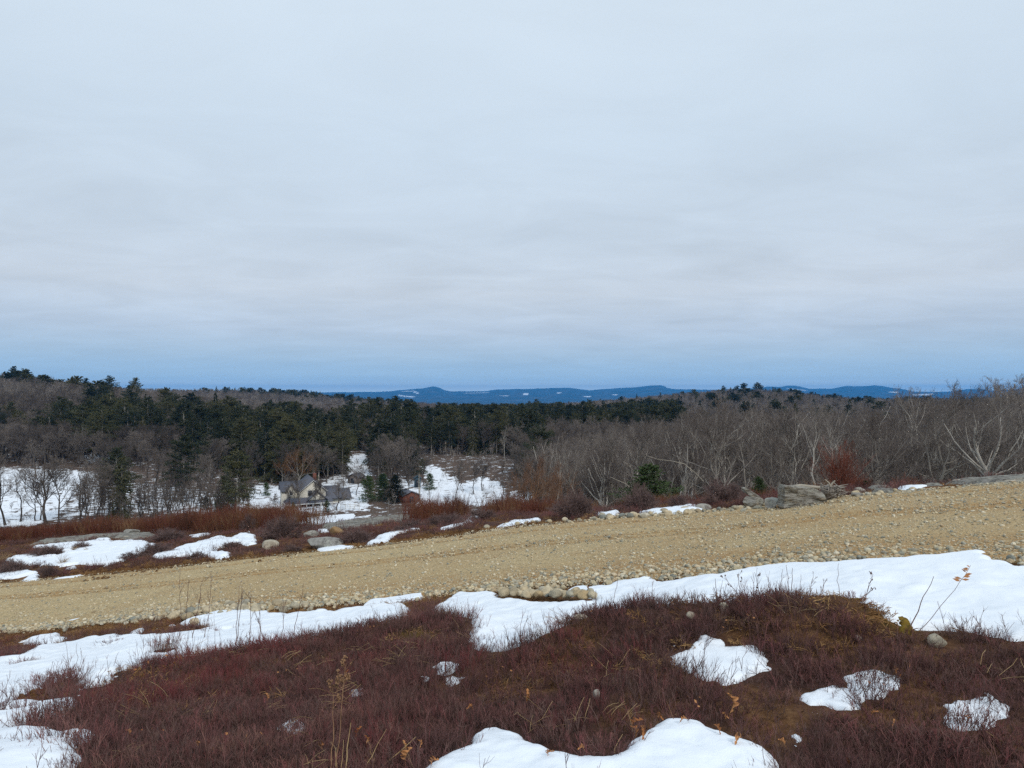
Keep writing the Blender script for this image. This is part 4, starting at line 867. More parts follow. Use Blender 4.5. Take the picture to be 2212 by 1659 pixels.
def conifer_meshes(seed, H, kind='pine', dense=1.0, mt=None, tuft=1.0):
    """tapered trunk with whorls of drooping branches set with needle tufts"""
    rs = np.random.RandomState(seed); tr = MB(); n_ = 7
    sway = rs.normal(0, .006, (n_, 2)).cumsum(0) * H; z = np.linspace(0, .97, n_) * H
    P0 = np.stack([sway[:, 0] - sway[0, 0], sway[:, 1] - sway[0, 1], z], 1)[None]; P0[:, 0, 2] -= .4; tubes(tr, P0, (.016 * H * np.linspace(1, .12, n_))[None], 6)
    Vs, Ts = [], []; base = {'pine': .30, 'spruce': .10, 'bush': .03}[kind]; W = {'pine': .31, 'spruce': .26, 'bush': .42}[kind] * H
    nb = int({'pine': 120, 'spruce': 190, 'bush': 130}[kind] * dense)
    t_ = base + (1 - base) * rs.rand(nb) ** .85
    if kind == 'pine': prof = np.sin(np.clip((1 - t_) / (1 - base), 0, 1) * 2.3 + .25) ; prof = np.clip(prof, .12, 1) * rs.uniform(.55, 1.2, nb)
    elif kind == 'spruce': prof = (.06 + ((1 - t_) / (1 - base)) ** .8) * rs.uniform(.7, 1.12, nb)
    else: prof = (.10 + ((1 - t_) / (1 - base)) ** .6) * rs.uniform(.6, 1.1, nb)
    lobes = .75 + .5 * vn(t_ * 7, t_ * 0 + seed, 3); prof = prof * lobes
    az = rs.rand(nb) * 6.28; Ln = W * prof
    el = np.radians({'pine': 14, 'spruce': -12, 'bush': 30}[kind] + rs.normal(0, 9, nb) + (t_ - .5) * 50)
    cx = np.interp(t_ * H, z, P0[0, :, 0]); cy = np.interp(t_ * H, z, P0[0, :, 1])
    br = []; V = []; T = []; c = 0
    for i in range(nb):
        d = np.array([math.cos(az[i]) * math.cos(el[i]), math.sin(az[i]) * math.cos(el[i]), math.sin(el[i])])
        side = np.array([-math.sin(az[i]), math.cos(az[i]), 0]); nt_ = max(4, int(Ln[i] / (.11 * tuft) * 1.7)); s_ = np.sort(rs.uniform(.18, 1.03, nt_))
        p = np.array([cx[i], cy[i], t_[i] * H])[None] + d * (s_ * Ln[i])[:, None]; p[:, 2] -= .16 * Ln[i] * s_ ** 2
        sp = (1 - .55 * s_) * .34 * Ln[i]; p = p + side * (rs.uniform(-1, 1, nt_) * sp)[:, None]; p[:, 2] += rs.normal(0, .04, nt_) * Ln[i]
        br.append([np.array([cx[i], cy[i], t_[i] * H]), np.array([cx[i], cy[i], t_[i] * H]) + d * Ln[i] * .5, np.array([cx[i], cy[i], t_[i] * H]) + d * Ln[i] * .95 - [0, 0, .14 * Ln[i]]])
        g = tuft * rs.uniform(.16, .34, nt_) * (H / 14) ** .35
        a_ = nrm(d[None] * .8 + rs.normal(0, .55, (nt_, 3))); b_ = nrm(np.cross(a_, rs.normal(size=(nt_, 3)) + [0, 0, 1.2]))
        for k in range(2):
            q0 = p - a_ * g[:, None] * .5; q1 = p + b_ * g[:, None] * .34; q2 = p + a_ * g[:, None] * .8; q3 = p - b_ * g[:, None] * .30
            V.append(np.stack([q0, q1, q2, q3], 1).reshape(-1, 3)); T.append(np.arange(nt_ * 4).reshape(-1, 4) + c); c += nt_ * 4
            b_ = nrm(np.cross(a_, b_) + rs.normal(0, .2, (nt_, 3)))
    cr = MB(); cr.add(np.concatenate(V), np.concatenate(T)); tubes(tr, np.array(br), np.tile(np.array([.022, .015, .006]) * H / 14, (nb, 1)), 3)
    return tr.mesh('trunk', M_bark), cr.mesh('crown', mt or M_needle)
def tree(name, meshes, x, y, s, rz, label, group=None, cat='tree', lean=0, hs=1.0, dz=0):
    r = empty(name, (x, y, gz(x, y) - .1 + dz), rz, label=label, category=cat)
    if group: r['group'] = group
    r.scale = (s, s, s * hs); r.rotation_euler = (lean, lean * .6, rz)
    mk('trunk', meshes[0], r); mk('crown', meshes[1], r); return r
SPREAD = [bare_tree_meshes(400 + i, 11, 'spread', fat=1.3) for i in range(3)]
MIDT = [bare_tree_meshes(420 + i, 12, 'mid', fat=1.35) for i in range(4)]
SLIM = [bare_tree_meshes(440 + i, 10, 'slim', fat=1.4) for i in range(4)]
VMIDT = [bare_tree_meshes(430 + i, 12, 'mid', mt_t=M_darkbark, mt_c=M_vtwig, fat=1.35, rtw=1.7) for i in range(4)]
VSLIM = [bare_tree_meshes(450 + i, 10, 'slim', mt_t=M_darkbark, mt_c=M_vtwig, fat=2.0, rtw=1.2) for i in range(4)]
VSPREAD = [bare_tree_meshes(410 + i, 11, 'spread', mt_t=M_darkbark, mt_c=M_vtwig, fat=1.1, rtw=1.7) for i in range(2)]
FARB = [bare_tree_meshes(460 + i, 13, 'mid', fine=False, rtw=2.6) for i in range(3)]
PINE = [conifer_meshes(500 + i, 15, 'pine') for i in range(4)]
SPRU = [conifer_meshes(520 + i, 14, 'spruce') for i in range(3)]
FARC = [conifer_meshes(540 + i, 15, 'spruce' if i else 'pine', dense=.6, tuft=2.2) for i in range(2)]
HT = {id(VMIDT): 12., id(VSLIM): 10., id(VSPREAD): 11., id(SPREAD): 11., id(MIDT): 12., id(SLIM): 10., id(PINE): 15., id(SPRU): 14.}
rng = random.Random(77)
def solo(name, fam, u, y, h, label, idx=None, **k):
    x = (u - CU) / F * y; H_ = HT[id(fam)]
    if h < 0: h = -gz(x, y) - (-h - CV) / F * y
    return tree(name, fam[rng.randrange(len(fam)) if idx is None else idx], x, y, h / H_, rng.uniform(0, 6.28), label, **k)
# trees that can be told apart
solo('bare_tree', SPREAD, 1290, 62, -922, 'wide crowned bare tree with pale spreading limbs, rising behind the two loose round shrubs', 0)
solo('bare_tree', MIDT, 1495, 52, -866, 'tall pale forked bare tree above the young green pine', 1)
solo('bare_tree', SPREAD, 1575, 60, -862, 'grey bare tree with long crossing limbs left of the leaning pale trunk', 1)
solo('bare_tree', MIDT, 1700, 50, -864, 'bare tree with a crooked pale trunk behind the leaning rocks', 2)
solo('bare_tree', SPREAD, 2085, 44, -850, 'stout bare tree with wide horizontal dead limbs at right', 2)
solo('bare_tree', SPREAD, 1925, 47, -872, 'many limbed grey bare tree right behind the red osier bush', 0)
solo('bare_tree', MIDT, 2180, 42, -812, 'tall bare tree reaching above the skyline at the right edge', 0)
solo('bare_tree', VMIDT, 983, 150, 9.5, 'lone bare tree on the open snow slope, nearest the yellow green bush')
solo('bare_tree', VMIDT, 1024, 158, 8.8, 'lone bare tree on the open snow slope, the middle one of three')
solo('bare_tree', VMIDT, 1042, 162, 8.6, 'leaning dark bare tree on the open snow slope, beside the middle one')
solo('bare_tree', VSLIM, 1089, 156, 9.5, 'bare tree at the right rim of the open snow slope')
solo('bare_tree', VSPREAD, 100, 128, 14.0, 'thick trunked bare tree standing on the open snowfield at left')
solo('bare_tree', VMIDT, 12, 127, 13.5, 'dark bare tree at the left edge of the snowfield')
solo('bare_tree', VMIDT, 76, 131, 9.0, 'small bare tree on the snowfield between the dark edge tree and the thick one')
solo('bare_tree', VMIDT, 126, 127, 12.0, 'straight bare tree on the snowfield just right of the thick one')
solo('bare_tree', VMIDT, 170, 126, 11.0, 'forked bare tree at the right margin of the snowfield')
solo('bare_tree', VMIDT, 212, 130, 12.5, 'tall grey bare tree at the start of the dense young tree belt')
solo('bare_tree', VMIDT, 650, 141, 8.2, 'dark bare tree right in front of the cream house gable')
solo('bare_tree', VMIDT, 676, 139, 7.2, 'small dark bare tree in front of the house porch')
solo('bare_tree', VMIDT, 622, 143, 6.0, 'thin bare tree at the left corner of the house wing')
solo('bare_tree', VMIDT, 700, 141, 6.4, 'bare tree before the right end of the porch')
solo('bare_tree', VMIDT, 770, 160, 8.0, 'bare tree between the rail fence and the round green pines')
solo('bare_tree', VMIDT, 742, 166, 8.5, 'bare tree behind the low garage roof')
solo('bare_tree', VMIDT, 880, 158, 8.5, 'bare tree behind the dark red shed')
solo('bare_tree', VMIDT, 862, 176, 9.5, 'bare tree above the black evergreen by the shed')
solo('bare_tree', VMIDT, 916, 172, 9.0, 'bare tree rising right beside the blue green hut')
solo('bare_tree', VSPREAD, 728, 140, 7.0, 'leaning many branched bare tree at the right corner of the house')
solo('bare_tree', VMIDT, 588, 137, 4.2, 'small bare fruit tree on the snow left of the house')
solo('bare_tree', VMIDT, 536, 137, 7.5, 'bare tree at the edge of the snow yard left of the house')
ok_m = bare_tree_meshes(480, 11, 'spread', mt_c=M_oakcrown)
tree('oak_tree', ok_m, (646 - CU) / F * 166, 166, 1.05, 1.0, 'oak with withered orange brown leaves behind the cream house')
tree('oak_tree', ok_m, (612 - CU) / F * 172, 172, .7, 2.0, 'smaller withered leaved oak left behind the house')
bt = bare_tree_meshes(481, 12, 'slim', mt_t=M_birch)
for (u, y, h, lab) in [(1090,185,13,'white barked birch at the right rim of the snow clearing'),(1612,66,12.5,'pale straight birch trunk in the woods above the tilted slab'),(443,205,13,'white birch among the dark conifers left of centre'),(448,150,11,'pale birch in the young tree belt'),(1020,230,12,'white birch on the dark slope above the snow clearing'),(872,215,12,'slender white birch above the dark shed')]:
    tree('birch_tree', bt, (u - CU) / F * y, y, h / 12, rng.uniform(0, 6), lab)
# green pines by the house
PB2 = [conifer_meshes(560 + i, 6, 'bush', dense=1.5, mt=M_needle_bush, tuft=.8) for i in range(2)]; DB = conifer_meshes(565, 6, 'bush', dense=1.6, mt=M_needle_dark, tuft=.8)
for (u, y, h, ms, lab) in [(795,150,5.8,PB2[0],'round green pine right of the house, left one of three'),(826,152,6.0,PB2[1],'round green pine right of the house, middle one of three'),(853,149,6.2,DB,'nearly black conical evergreen beside the round green pines'),
    (706,138,2.4,PB2[0],'dark green evergreen shrub before the house porch'),(633,142,1.6,PB2[1],'low green shrub at the left porch steps'),(575,160,3.2,PB2[0],'small evergreen on the snow left behind the house'),
    (928,165,4.0,PB2[1],'dark evergreen beside the blue green hut'),(912,185,4.2,PB2[0],'young bluish spruce on the snow slope above the hut'),(470,134,3.2,PB2[1],'dark evergreen at the right end of the young tree belt'),(445,140,3.0,DB,'black green evergreen low in the young tree belt'),(1135,190,7,DB,'lone dark conifer at the right of the snow clearing'),(1128,178,5,PB2[1],'dark bushy conifer below the lone dark one')]:
    x = (u - CU) / F * y; tree('evergreen', ms, x, y, h / 6, rng.uniform(0, 6), lab)
YB = [conifer_meshes(570 + i, 1.5, 'bush', dense=2.0, mt=M_needle_bush, tuft=.34) for i in range(2)]
for (u, y, h, wx, lab, ms) in [(1399,23.5,1.75,1.75,'bushy young green pine behind the largest round shrub',YB[0]),(1457,25,1.1,1.1,'small young pine just right of the bushy one',YB[1]),(1640,22,1.1,1.0,'little dark green conifer behind the leaning rocks',YB[0]),(1870,17.2,.32,1.6,'low dark juniper tuft right of the red osier bush',YB[1]),(960,26,.42,1.6,'low yellow green bush in the red brush below the snow slope',YB[0])]:
    x = (u - CU) / F * y; t_ = tree('young_pine', ms, x, y, h / 1.5, 1.0 + u, lab); t_.scale = (h / 1.5 * wx, h / 1.5 * wx, h / 1.5)
# the woods: every trunk has a place of its own; what the nearest few hundred look like is kept apart from the mass behind
def in_poly_uv(u, v):
    P = np.stack([u, v], 1); out = np.zeros(len(u), bool)
    for poly, s_ in FAR_SNOW:
        if s_ > .67: out |= sdf(P, np.array(poly, float)) > -4
    return out
rs = np.random.RandomState(9); X, Y = [], []
for (y0, y1, sp) in [(30, 120, 3.5), (120, 300, 4.3), (300, 620, 6.8), (620, 1150, 9.5), (1150, 1900, 17)]:
    xs = np.arange(-1.4 * y1, 1.4 * y1, sp); ys = np.arange(y0, y1, sp); gx, gy = np.meshgrid(xs, ys)
    gx = gx + rs.uniform(-.48, .48, gx.shape) * sp; gy = gy + rs.uniform(-.48, .48, gy.shape) * sp; X.append(gx.ravel()); Y.append(gy.ravel())
gy_ = rs.uniform(119, 156, 400); gu_ = rs.uniform(165, 535, 400); X.append((gu_ - CU) / F * gy_); Y.append(gy_)
gy_ = rs.uniform(196, 225, 120); gu_ = rs.uniform(-60, 300, 120); X.append((gu_ - CU) / F * gy_); Y.append(gy_)
X = np.concatenate(X); Y = np.concatenate(Y); U = CU + F * X / Y; k = (U > -900) & (U < 3100); X, Y, U = X[k], Y[k], U[k]
D = drop(X, Y); V = CV + F * D / Y
ymin = np.interp(U, [-330, 160, 175, 520, 540, 800, 830, 930, 960, 1105, 1125, 1180, 1300, 1500, 1700, 2560], [127, 127, 118, 118, 165, 168, 162, 186, 216, 213, 120, 62, 44, 39, 35, 33])
dn = np.ones(len(X)); dn[Y < 120] = .8
dn = np.where((U < 170) & (Y < 200), .10, dn); dn = np.where((U > 170) & (U < 530) & (Y < 190), .35, dn); dn = np.where((Y > 190) & (Y < 300), .85, dn); dn = np.where((U > 170) & (U < 530) & (Y > 150) & (Y < 185), .35, dn)
k = (Y > ymin) & (rs.rand(len(X)) < dn) & ~(in_poly_uv(U, V) & (Y < 260) & (U > 175)) & ~((U > 745) & (U < 800) & (Y > 185) & (Y < 236)) & ~((U > 895) & (U < 1110) & (Y < 222))
X, Y, U, D, V = X[k], Y[k], U[k], D[k], V[k]
def blob(u, v, ru, rv): return np.exp(-((U - u) / ru) ** 2 - ((V - v) / rv) ** 2)
cf = .03 + 0 * U
cf += .16 * (U < 1000) * sst(190, 215, Y) * (1 - sst(420, 520, Y)) * sst(.30, .55, fbm(X / 42, Y / 60, 71)) * 1.25
cf += .42 * blob(230, 955, 110, 40) + .50 * blob(560, 985, 230, 50) + .42 * blob(850, 985, 170, 40) + .22 * blob(60, 850, 220, 18)
cf -= .8 * blob(60, 905, 90, 25) + .5 * blob(400, 870, 120, 18) + .35 * blob(800, 900, 150, 15)
cf *= np.where((Y < 520) & (U < 1000), .25 + 1.5 * sst(.40, .60, fbm(X / 30, Y / 34, 73)), 1)
cf *= np.where((U > 300) & (U < 960), 1 - .72 * sst(285, 330, Y) * (1 - sst(600, 780, Y)), 1)
cf += .75 * sst(255, 285, Y + (U - 1200) * .12) * (Y < 520) * (U > 960) * (U < 1470) + .5 * blob(1000, 985, 80, 45) + .55 * blob(1150, 1005, 50, 30)
cf += .5 * (Y > 800) * (Y < 1150) * (U > 420) * (U < 900) + .02 * (Y > 600) * (U > 960) + .05 * (Y > 300) * (U > 1450)
cf = np.clip(cf, .0, .95); cf += .55 * np.exp(-((U - 640) / 110) ** 2) * (Y > 176) * (Y < 240) + .5 * np.exp(-((U - 850) / 60) ** 2) * (Y > 185) * (Y < 240); cf += .22 * (Y > 178) * (Y < 250) * sst(380, 440, U) * (1 - sst(960, 1010, U)); cf = np.where((Y < 174) | (U < 380) & (Y < 215), .02, cf); cf = np.where((U > 1170) & (Y < 250), .0, cf)
con = rs.rand(len(X)) < cf
hgt = np.where(con, rs.uniform(9, 16, len(X)), rs.uniform(8.5, 13, len(X)))
vt = np.interp(U, [1120, 1200, 1300, 1450, 1550, 1700, 1850, 1950, 2100, 2212], [975, 945, 930, 912, 885, 880, 890, 872, 846, 826]) + rs.normal(6, 17, len(X)) + 25 * (rs.rand(len(X)) < .3)
hgt = np.where((~con) & (Y < 105) & (U > 1120), np.clip(D - (vt - CV) / F * Y, 3.2, 15), hgt)
hgt = np.where((~con) & (U > 170) & (U < 530) & (Y < 150), rs.uniform(6.5, 10.5, len(X)), hgt)
hgt = np.where((Y > 1150), hgt * 1.3, hgt)
# what can be seen from here: tree tops above the ground in front of them
ev = np.arange(1.6, 1800, 1.0); uu = np.linspace(-900, 3100, 400); gxx = (uu[:, None] - CU) / F * ev[None]; sl = base_drop(gxx, ev[None] + 0 * gxx) / ev[None]; hor = np.minimum.accumulate(sl, 1)
hi = hor[np.clip(((U + 900) / 4000 * 399).astype(int), 0, 399), np.clip((Y - 1.6).astype(int) - 2, 0, len(ev) - 1)]
vis = (D - hgt) / Y < hi - .002; X, Y, U, D, V, con, hgt = [q[vis] for q in (X, Y, U, D, V, con, hgt)]
print('trees', len(X), 'conifers', int(con.sum()))
order = np.argsort(-hgt / Y * ((U > -60) & (U < 2270))); indiv = np.zeros(len(X), bool); nb = nc = 0
for i in order:
    if con[i] and nc < 270: indiv[i] = True; nc += 1
    elif not con[i] and nb < 250: indiv[i] = True; nb += 1
def zone_label(u, y, c, h):
    mk_ = min(MARKS, key=lambda q: abs(q[0] - u))[1]
    if c:
        row = 'low on the slope' if y < 235 else 'halfway up the slope' if y < 290 else 'high on the slope' if y < 360 else 'near the ridge'
        return f"{'tall' if h > 12.5 else 'short'} dark conifer {row} above {mk_}", 'dark conifers on the far slopes'
    row = (('front row' if y < 46 else 'second row' if y < 58 else 'inner' if y < 72 else 'deep set') if y < 110 else 'valley floor' if y < 150 else 'mid slope' if y < 230 else 'upper slope')
    return f"{'tall' if h > 9.5 else 'stunted' if h < 6 else 'middling'} {row} bare tree above {mk_}", 'bare trees of the woods'
for i in np.where(indiv)[0]:
    lab, grp = zone_label(U[i], Y[i], con[i], hgt[i])
    if con[i]: fam = PINE if rng.random() < .55 else SPRU; H_ = 15 if fam is PINE else 14; nm = 'conifer_tree'
    else:
        if 170 < U[i] < 535 and Y[i] < 152: fam, H_ = VSLIM, 10
        elif Y[i] > 110: fam, H_ = (VSPREAD, 11) if rng.random() < .3 else (VMIDT, 12)
        elif rng.random() < .3: fam, H_ = SPREAD, 11
        elif rng.random() < .6: fam, H_ = MIDT, 12
        else: fam, H_ = SLIM, 10
        nm = 'bare_tree'
    tree(nm, fam[rng.randrange(len(fam))], X[i], Y[i], hgt[i] / H_, rng.uniform(0, 6.28), lab, grp, lean=rng.gauss(0, .03), hs=rng.uniform(.95, 1.1))
def join_meshes(pair, name):
    mb_v = []; me = bpy.data.meshes.new(name); import bmesh
    bm = bmesh.new(); bm.from_mesh(pair[0]); n0 = len(bm.faces); bm.from_mesh(pair[1]); bm.faces.ensure_lookup_table()
    for f in bm.faces[n0:]: f.material_index = 1
    bm.to_mesh(me); bm.free(); me.materials.append(pair[0].materials[0]); me.materials.append(pair[1].materials[0]); return me
JB = [join_meshes(p, 'bare_tree_mass') for p in VMIDT[:2] + VSLIM[:1]] + [join_meshes(p, 'far_bare_tree') for p in FARB]
JC = [join_meshes(p, 'conifer_mass') for p in PINE[:2] + SPRU[:1]] + [join_meshes(p, 'far_conifer') for p in FARC]
for cc, js, nm, lab, H_ in ((False, JB, 'bare_woods', 'bare grey brown woods covering the far slopes', 12.), (True, JC, 'conifer_woods', 'dark green conifer woods covering the far slopes', 15.)):
    k = (~indiv) & (con == cc); xx, yy, hh = X[k], Y[k], hgt[k]; n_ = len(xx); s_ = hh / H_
    vid = np.where(yy < 330, rs.randint(0, 3, n_), 3 + rs.randint(0, len(js) - 3, n_)); vid = np.where((yy < 158) & (U[k] < 540) & (not cc), 2, vid)
    rot = np.stack([rs.normal(0, .03, n_), rs.normal(0, .03, n_), rs.uniform(0, 6.28, n_)], 1)
    scatter(nm, np.stack([xx, yy, -drop(xx, yy) - .1], 1), rot, np.stack([s_ * rs.uniform(.85, 1.2, n_), s_ * rs.uniform(.85, 1.2, n_), s_], 1), vid, js, kind='stuff', label=lab)
# tall pines standing out on the skyline
SKY_Q = [(30,415,17),(52,418,16),(185,400,15),(232,395,18),(292,380,19),(1563,815,17),(1592,810,16),(1607,805,19),(1635,812,20),(1642,800,17),(1143,690,17),(1160,640,19),(1955,620,14),(1988,640,14)]
SKY_N = ['skyline pine above the left end of the snowfield','second skyline pine above the left end of the snowfield','skyline pine above the tall grey tree of the young belt','skyline pine above the middle of the far left ledge','broad pine standing alone where the left skyline starts to drop',
 'lone pine at the left end of the rounded hilltop','pine left of the tall pair on the rounded hilltop','taller pine beside it on the rounded hilltop','tallest pine at the right end of the rounded hilltop','pine touching the tallest one on the rounded hilltop',
 'pointed pine above the dark conifer band right of the peak','taller pointed pine beside it above the dark conifer band','low dark pine below the distant hills above the osier bush','second low dark pine below the distant hills']
SKY_L = dict(zip(SKY_Q, SKY_N))
for (u, y, h) in [(30,415,17),(52,418,16),(185,400,15),(232,395,18),(292,380,19),(1563,815,17),(1592,810,16),(1607,805,19),(1635,812,20),(1642,800,17),(1143,690,17),(1160,640,19),(1955,620,14),(1988,640,14)]:
    solo('pine_tree', PINE, u, y, h, SKY_L[(u, y, h)], group='pines on the skyline')
# undergrowth below the bare woods: a tangle of saplings and brush
SAP = [bare_tree_meshes(490 + i, 3.2, 'slim', fine=False, rtw=.8) for i in range(3)]; JS = [join_meshes(p, 'sapling') for p in SAP]
n_ = int(wedge_area(34, 105, 1060, 3000) * .30); x, y, u = wedge(rs, n_, 34, 105, 1060, 3000)
ok = y > np.interp(u, [1060, 1180, 1300, 2560], [90, 60, 42, 34])
ok &= rs.rand(n_) < .55
scat('undergrowth', x[ok], y[ok], JS, 51, .6, 1.5, .15, kind='stuff', label='tangle of grey saplings below the bare trees')
n_ = int(wedge_area(110, 330, -330, 1100) * .075); x, y, u = wedge(rs, n_, 110, 330, -330, 1100); d_ = base_drop(x, y); v = CV + F * d_ / y
ok = ~in_poly_uv(u, v) | (rs.rand(n_) < .12 + .5 * (fbm(x / 9, y / 5, 48) > .55)); ok &= ~((u > 530) & (u < 800) & (y < 160) & (rs.rand(n_) < .8))
scat('valley_brush', x[ok], y[ok], JS, 52, .35, 1.2, .2, kind='stuff', label='low brush scattered over the valley floor')
# copper leaved saplings at the crest
M_copper = simple('copper_twig', [(.3, (.13, .075, .05)), (.6, (.22, .12, .075)), (.8, (.30, .15, .08))], scale=5, rough=.9)
SPO = bare_tree_meshes(497, 2.6, 'mid', fine=False, rtw=.42, mt_c=M_copper, mt_t=M_stalk)
for i, (u, y, h, lab) in enumerate([(1115,27,2.2,'copper tinged sapling, leftmost of the saplings behind the shrubs'),(1150,25,2.6,'copper tinged sapling right beside the leftmost one'),(1190,27,2.1,'low copper sapling in the gap left of the wide bare tree'),(1222,26,2.4,'copper leaved sapling below the wide crowned bare tree'),(1250,28,1.8,'small copper sapling behind the loose round shrub'),(1140,29,3.0,'tall thin copper sapling behind the pair at left')]):
    tree('sapling', SPO, (u - CU) / F * y, y, h / 2.6, i * 1.3, lab, 'copper saplings on the crest')

# ------------------------------------------------------------------ round shrubs on the far verge
def shrub_meshes(seed, n_=95, rr=.008):
    rs = np.random.RandomState(seed); az = rs.rand(n_) * 6.28; el = np.arcsin(rs.uniform(.05, 1, n_)); L_ = rs.uniform(.72, 1.0, n_)
    end = np.stack([np.cos(az) * np.cos(el), np.sin(az) * np.cos(el), np.sin(el)], 1) * L_[:, None]; b0 = end * .04 + rs.normal(0, .10, (n_, 3)) * [1, 1, 0]
    P = np.stack([b0 + (end - b0) * f_ + np.array([0, 0, .10]) * math.sin(f_ * 3.1) + rs.normal(0, .025, (n_, 3)) * (f_ > 0) for f_ in (0, .3, .6, .85)], 1)
    Rr = rr * np.array([1.8, 1.3, .9, .6])[None] * np.ones((n_, 1)); P2, R2 = spawn(rs, P, Rr, 7, .35, .42, 32, .25, 3, .7, .14, .6); P3, R3 = spawn(rs, P2, np.maximum(R2, .0035), 5, .1, .6, 30, .15, 2, .8, .1, .7)
    st = MB(); tubes(st, P, Rr); tw = MB(); tubes(tw, P2, np.maximum(R2, .0035)); tubes(tw, P3, np.maximum(R3, .0030)); return st.mesh('stems', M_shrub), tw.mesh('twigs', M_shrub)
SHR = [shrub_meshes(600 + i) for i in range(4)]
for i, (u0, u1, v0, v1, lab) in enumerate([
    (1333,1437,1054,1108,'dense round purple brown shrub behind the row of road cobbles'), (1506,1616,1036,1094,'largest round purple brown shrub, left of the tilted slab'),
    (1432,1506,1070,1100,'low twiggy shrub between the two densest round shrubs'), (1180,1296,1064,1122,'loose purple brown shrub above the pale grey snow slab'),
    (1052,1150,1076,1116,'loose shrub with straw tufts at its foot'), (912,1026,1108,1138,'spreading grey brown shrub right of the striped ledge'),
    (548,678,1118,1168,'big loose shrub directly above the pale boulder'), (712,816,1146,1178,'low dark shrub right of the rusty rock'), (512,560,1115,1150,'dark tangled shrub at the left of the big loose one'),
    (312,412,1144,1172,'low brown shrub at the right end of the far left ledge'), (288,388,1176,1206,'mounded dark shrub inside the wide snow patch'), (56,145,1184,1206,'flat dark shrub lying on the wide snow patch at far left'),
    (72,136,1226,1252,'dark sod clump with twigs beside the left snow wedge'), (-20,70,1214,1244,'brown shrub at the left edge above the road'), (468,530,1172,1192,'small dark shrub at the tip of the branching snow patch'),
    (650,690,1134,1150,'small black brown shrub left of the snow pocket'), (855,935,1126,1146,'rust tinged low shrub in front of the striped ledge'), (1000,1080,1098,1128,'dark shrub above the white snow strip'),
    (250,318,1196,1214,'small dark shrub on the lower rim of the wide snow patch'), (150,205,1172,1190,'low twiggy shrub poking out of the middle of the wide snow patch'), (395,455,1196,1214,'brown shrub under the branching snow patch'), (600,660,1180,1198,'low rusty shrub on the bank below the flat boulder'),
    (840,900,1140,1156,'small shrub beside the narrow slanting snow strip'), (1790,1835,1062,1078,'small dark shrub under the stump roots')]):
    uc = (u0 + u1) / 2; x, y = hit(uc, v1 - 2); y = float(y[0]) + .25; x = (uc - CU) / F * y; w_ = (u1 - u0) / 2 / F * y; h_ = (v1 - v0) / F * y * 1.14
    r = empty('shrub', (x, y, gz(x, y) - .02), i * 1.1, label=lab, category='shrub'); r.scale = (w_ * 1.04, w_ * .8, h_)
    r.rotation_euler = (0, 0, R0.choice([-.25, .1, .3, 3.2, 2.9])); mk('stems', SHR[i % 4][0], r); mk('twigs', SHR[i % 4][1], r)
# red osier bush
def osier():
    rs = np.random.RandomState(650); n_ = 26; az = rs.rand(n_) * 6.28; sp = rs.uniform(.05, .62, n_); P = [np.stack([np.cos(az) * .05, np.sin(az) * .05, np.zeros(n_) - .05], 1)]
    d = nrm(np.stack([np.cos(az) * sp * 1.15, np.sin(az) * sp, np.ones(n_)], 1)); H_ = rs.uniform(.85, 1.25, n_)
    for k in range(5): d = nrm(d + rs.normal(0, .045, (n_, 3))); P.append(P[-1] + d * (H_ / 5)[:, None])
    P = np.stack(P, 1); Rr = .0065 * np.linspace(1.3, .4, 6)[None] * np.ones((n_, 1)); P2, R2 = spawn(rs, P, Rr, 9, .25, .42, 27, .25, 4, .6, .07, .6); P3, R3 = spawn(rs, P2, np.maximum(R2, .0022), 5, .15, .5, 26, .2, 3, .8, .07, .7)
    st = MB(); tubes(st, P, Rr, 4); tw = MB(); tubes(tw, P2, np.maximum(R2, .0022)); tubes(tw, P3, np.maximum(R3, .0017)); return st.mesh('stems', M_willow), tw.mesh('twigs', M_willow)
x, y, z = gpt(1834, 1066); r = empty('osier_bush', (x, y + .35, gz(x, y + .35)), 0, label='tall rust red osier bush fanning out behind the stump', category='bush'); om = osier(); mk('stems', om[0], r); mk('twigs', om[1], r); r.scale = (.95, .95, .9)
# uprooted stump
x, y, z = gpt(1800, 1084); r = empty('stump', (x, y + .1, z), 0, label='uprooted grey stump with tangled dead roots right of the big layered block', category='stump')
rs = np.random.RandomState(660); mb = MB(); P = []
for k in range(46):
    a_ = rs.uniform(-.3, 3.6); L_ = rs.uniform(.10, .26); c_ = np.array([rs.uniform(-.12, .14), rs.uniform(-.1, .1), rs.uniform(.08, .26)]); d = np.array([math.cos(a_), rs.uniform(-.6, .3), math.sin(a_) * .75 - .15]); P.append([c_ + d * L_ * f_ + rs.normal(0, .02, 3) for f_ in (0, .35, .7, 1)])
P = np.array(P); P[:, :, 2] = np.maximum(P[:, :, 2], .01); tubes(mb, P, np.array([.022, .016, .01, .005])[None] * rs.uniform(.5, 1.1, (len(P), 1)), 4); mb.obj('roots', M_bark, r)
mb = MB(); V, T = rock_verts(random.Random(4), 3, (.17, .12, .13), .3, 6); mb.add(V + [0, .02, .15], T=T); mb.obj('trunk_base', M_bark, r)
mb = MB(); tubes(mb, [[(-.02, -.05, .25), (-.06, -.06, .33), (-.13, -.06, .39)], [(-.02, -.05, .25), (.0, -.06, .32), (.05, -.07, .37)]], [[.022, .014, .008], [.024, .016, .012]], 5); mb.obj('broken_branch', M_snag, r)
mb = MB(); tubes(mb, [[(-.45, .22, .16), (-.15, .2, .2), (.15, .15, .17), (.32, .12, .2)]], [[.03, .035, .035, .03]], 6); o = mb.obj('fallen_log', M_snag, smooth=True, label='grey fallen log lying behind the stump and the layered block', category='log'); o.location = (x - .2, y + .3, gz(x, y + .3) + .05)
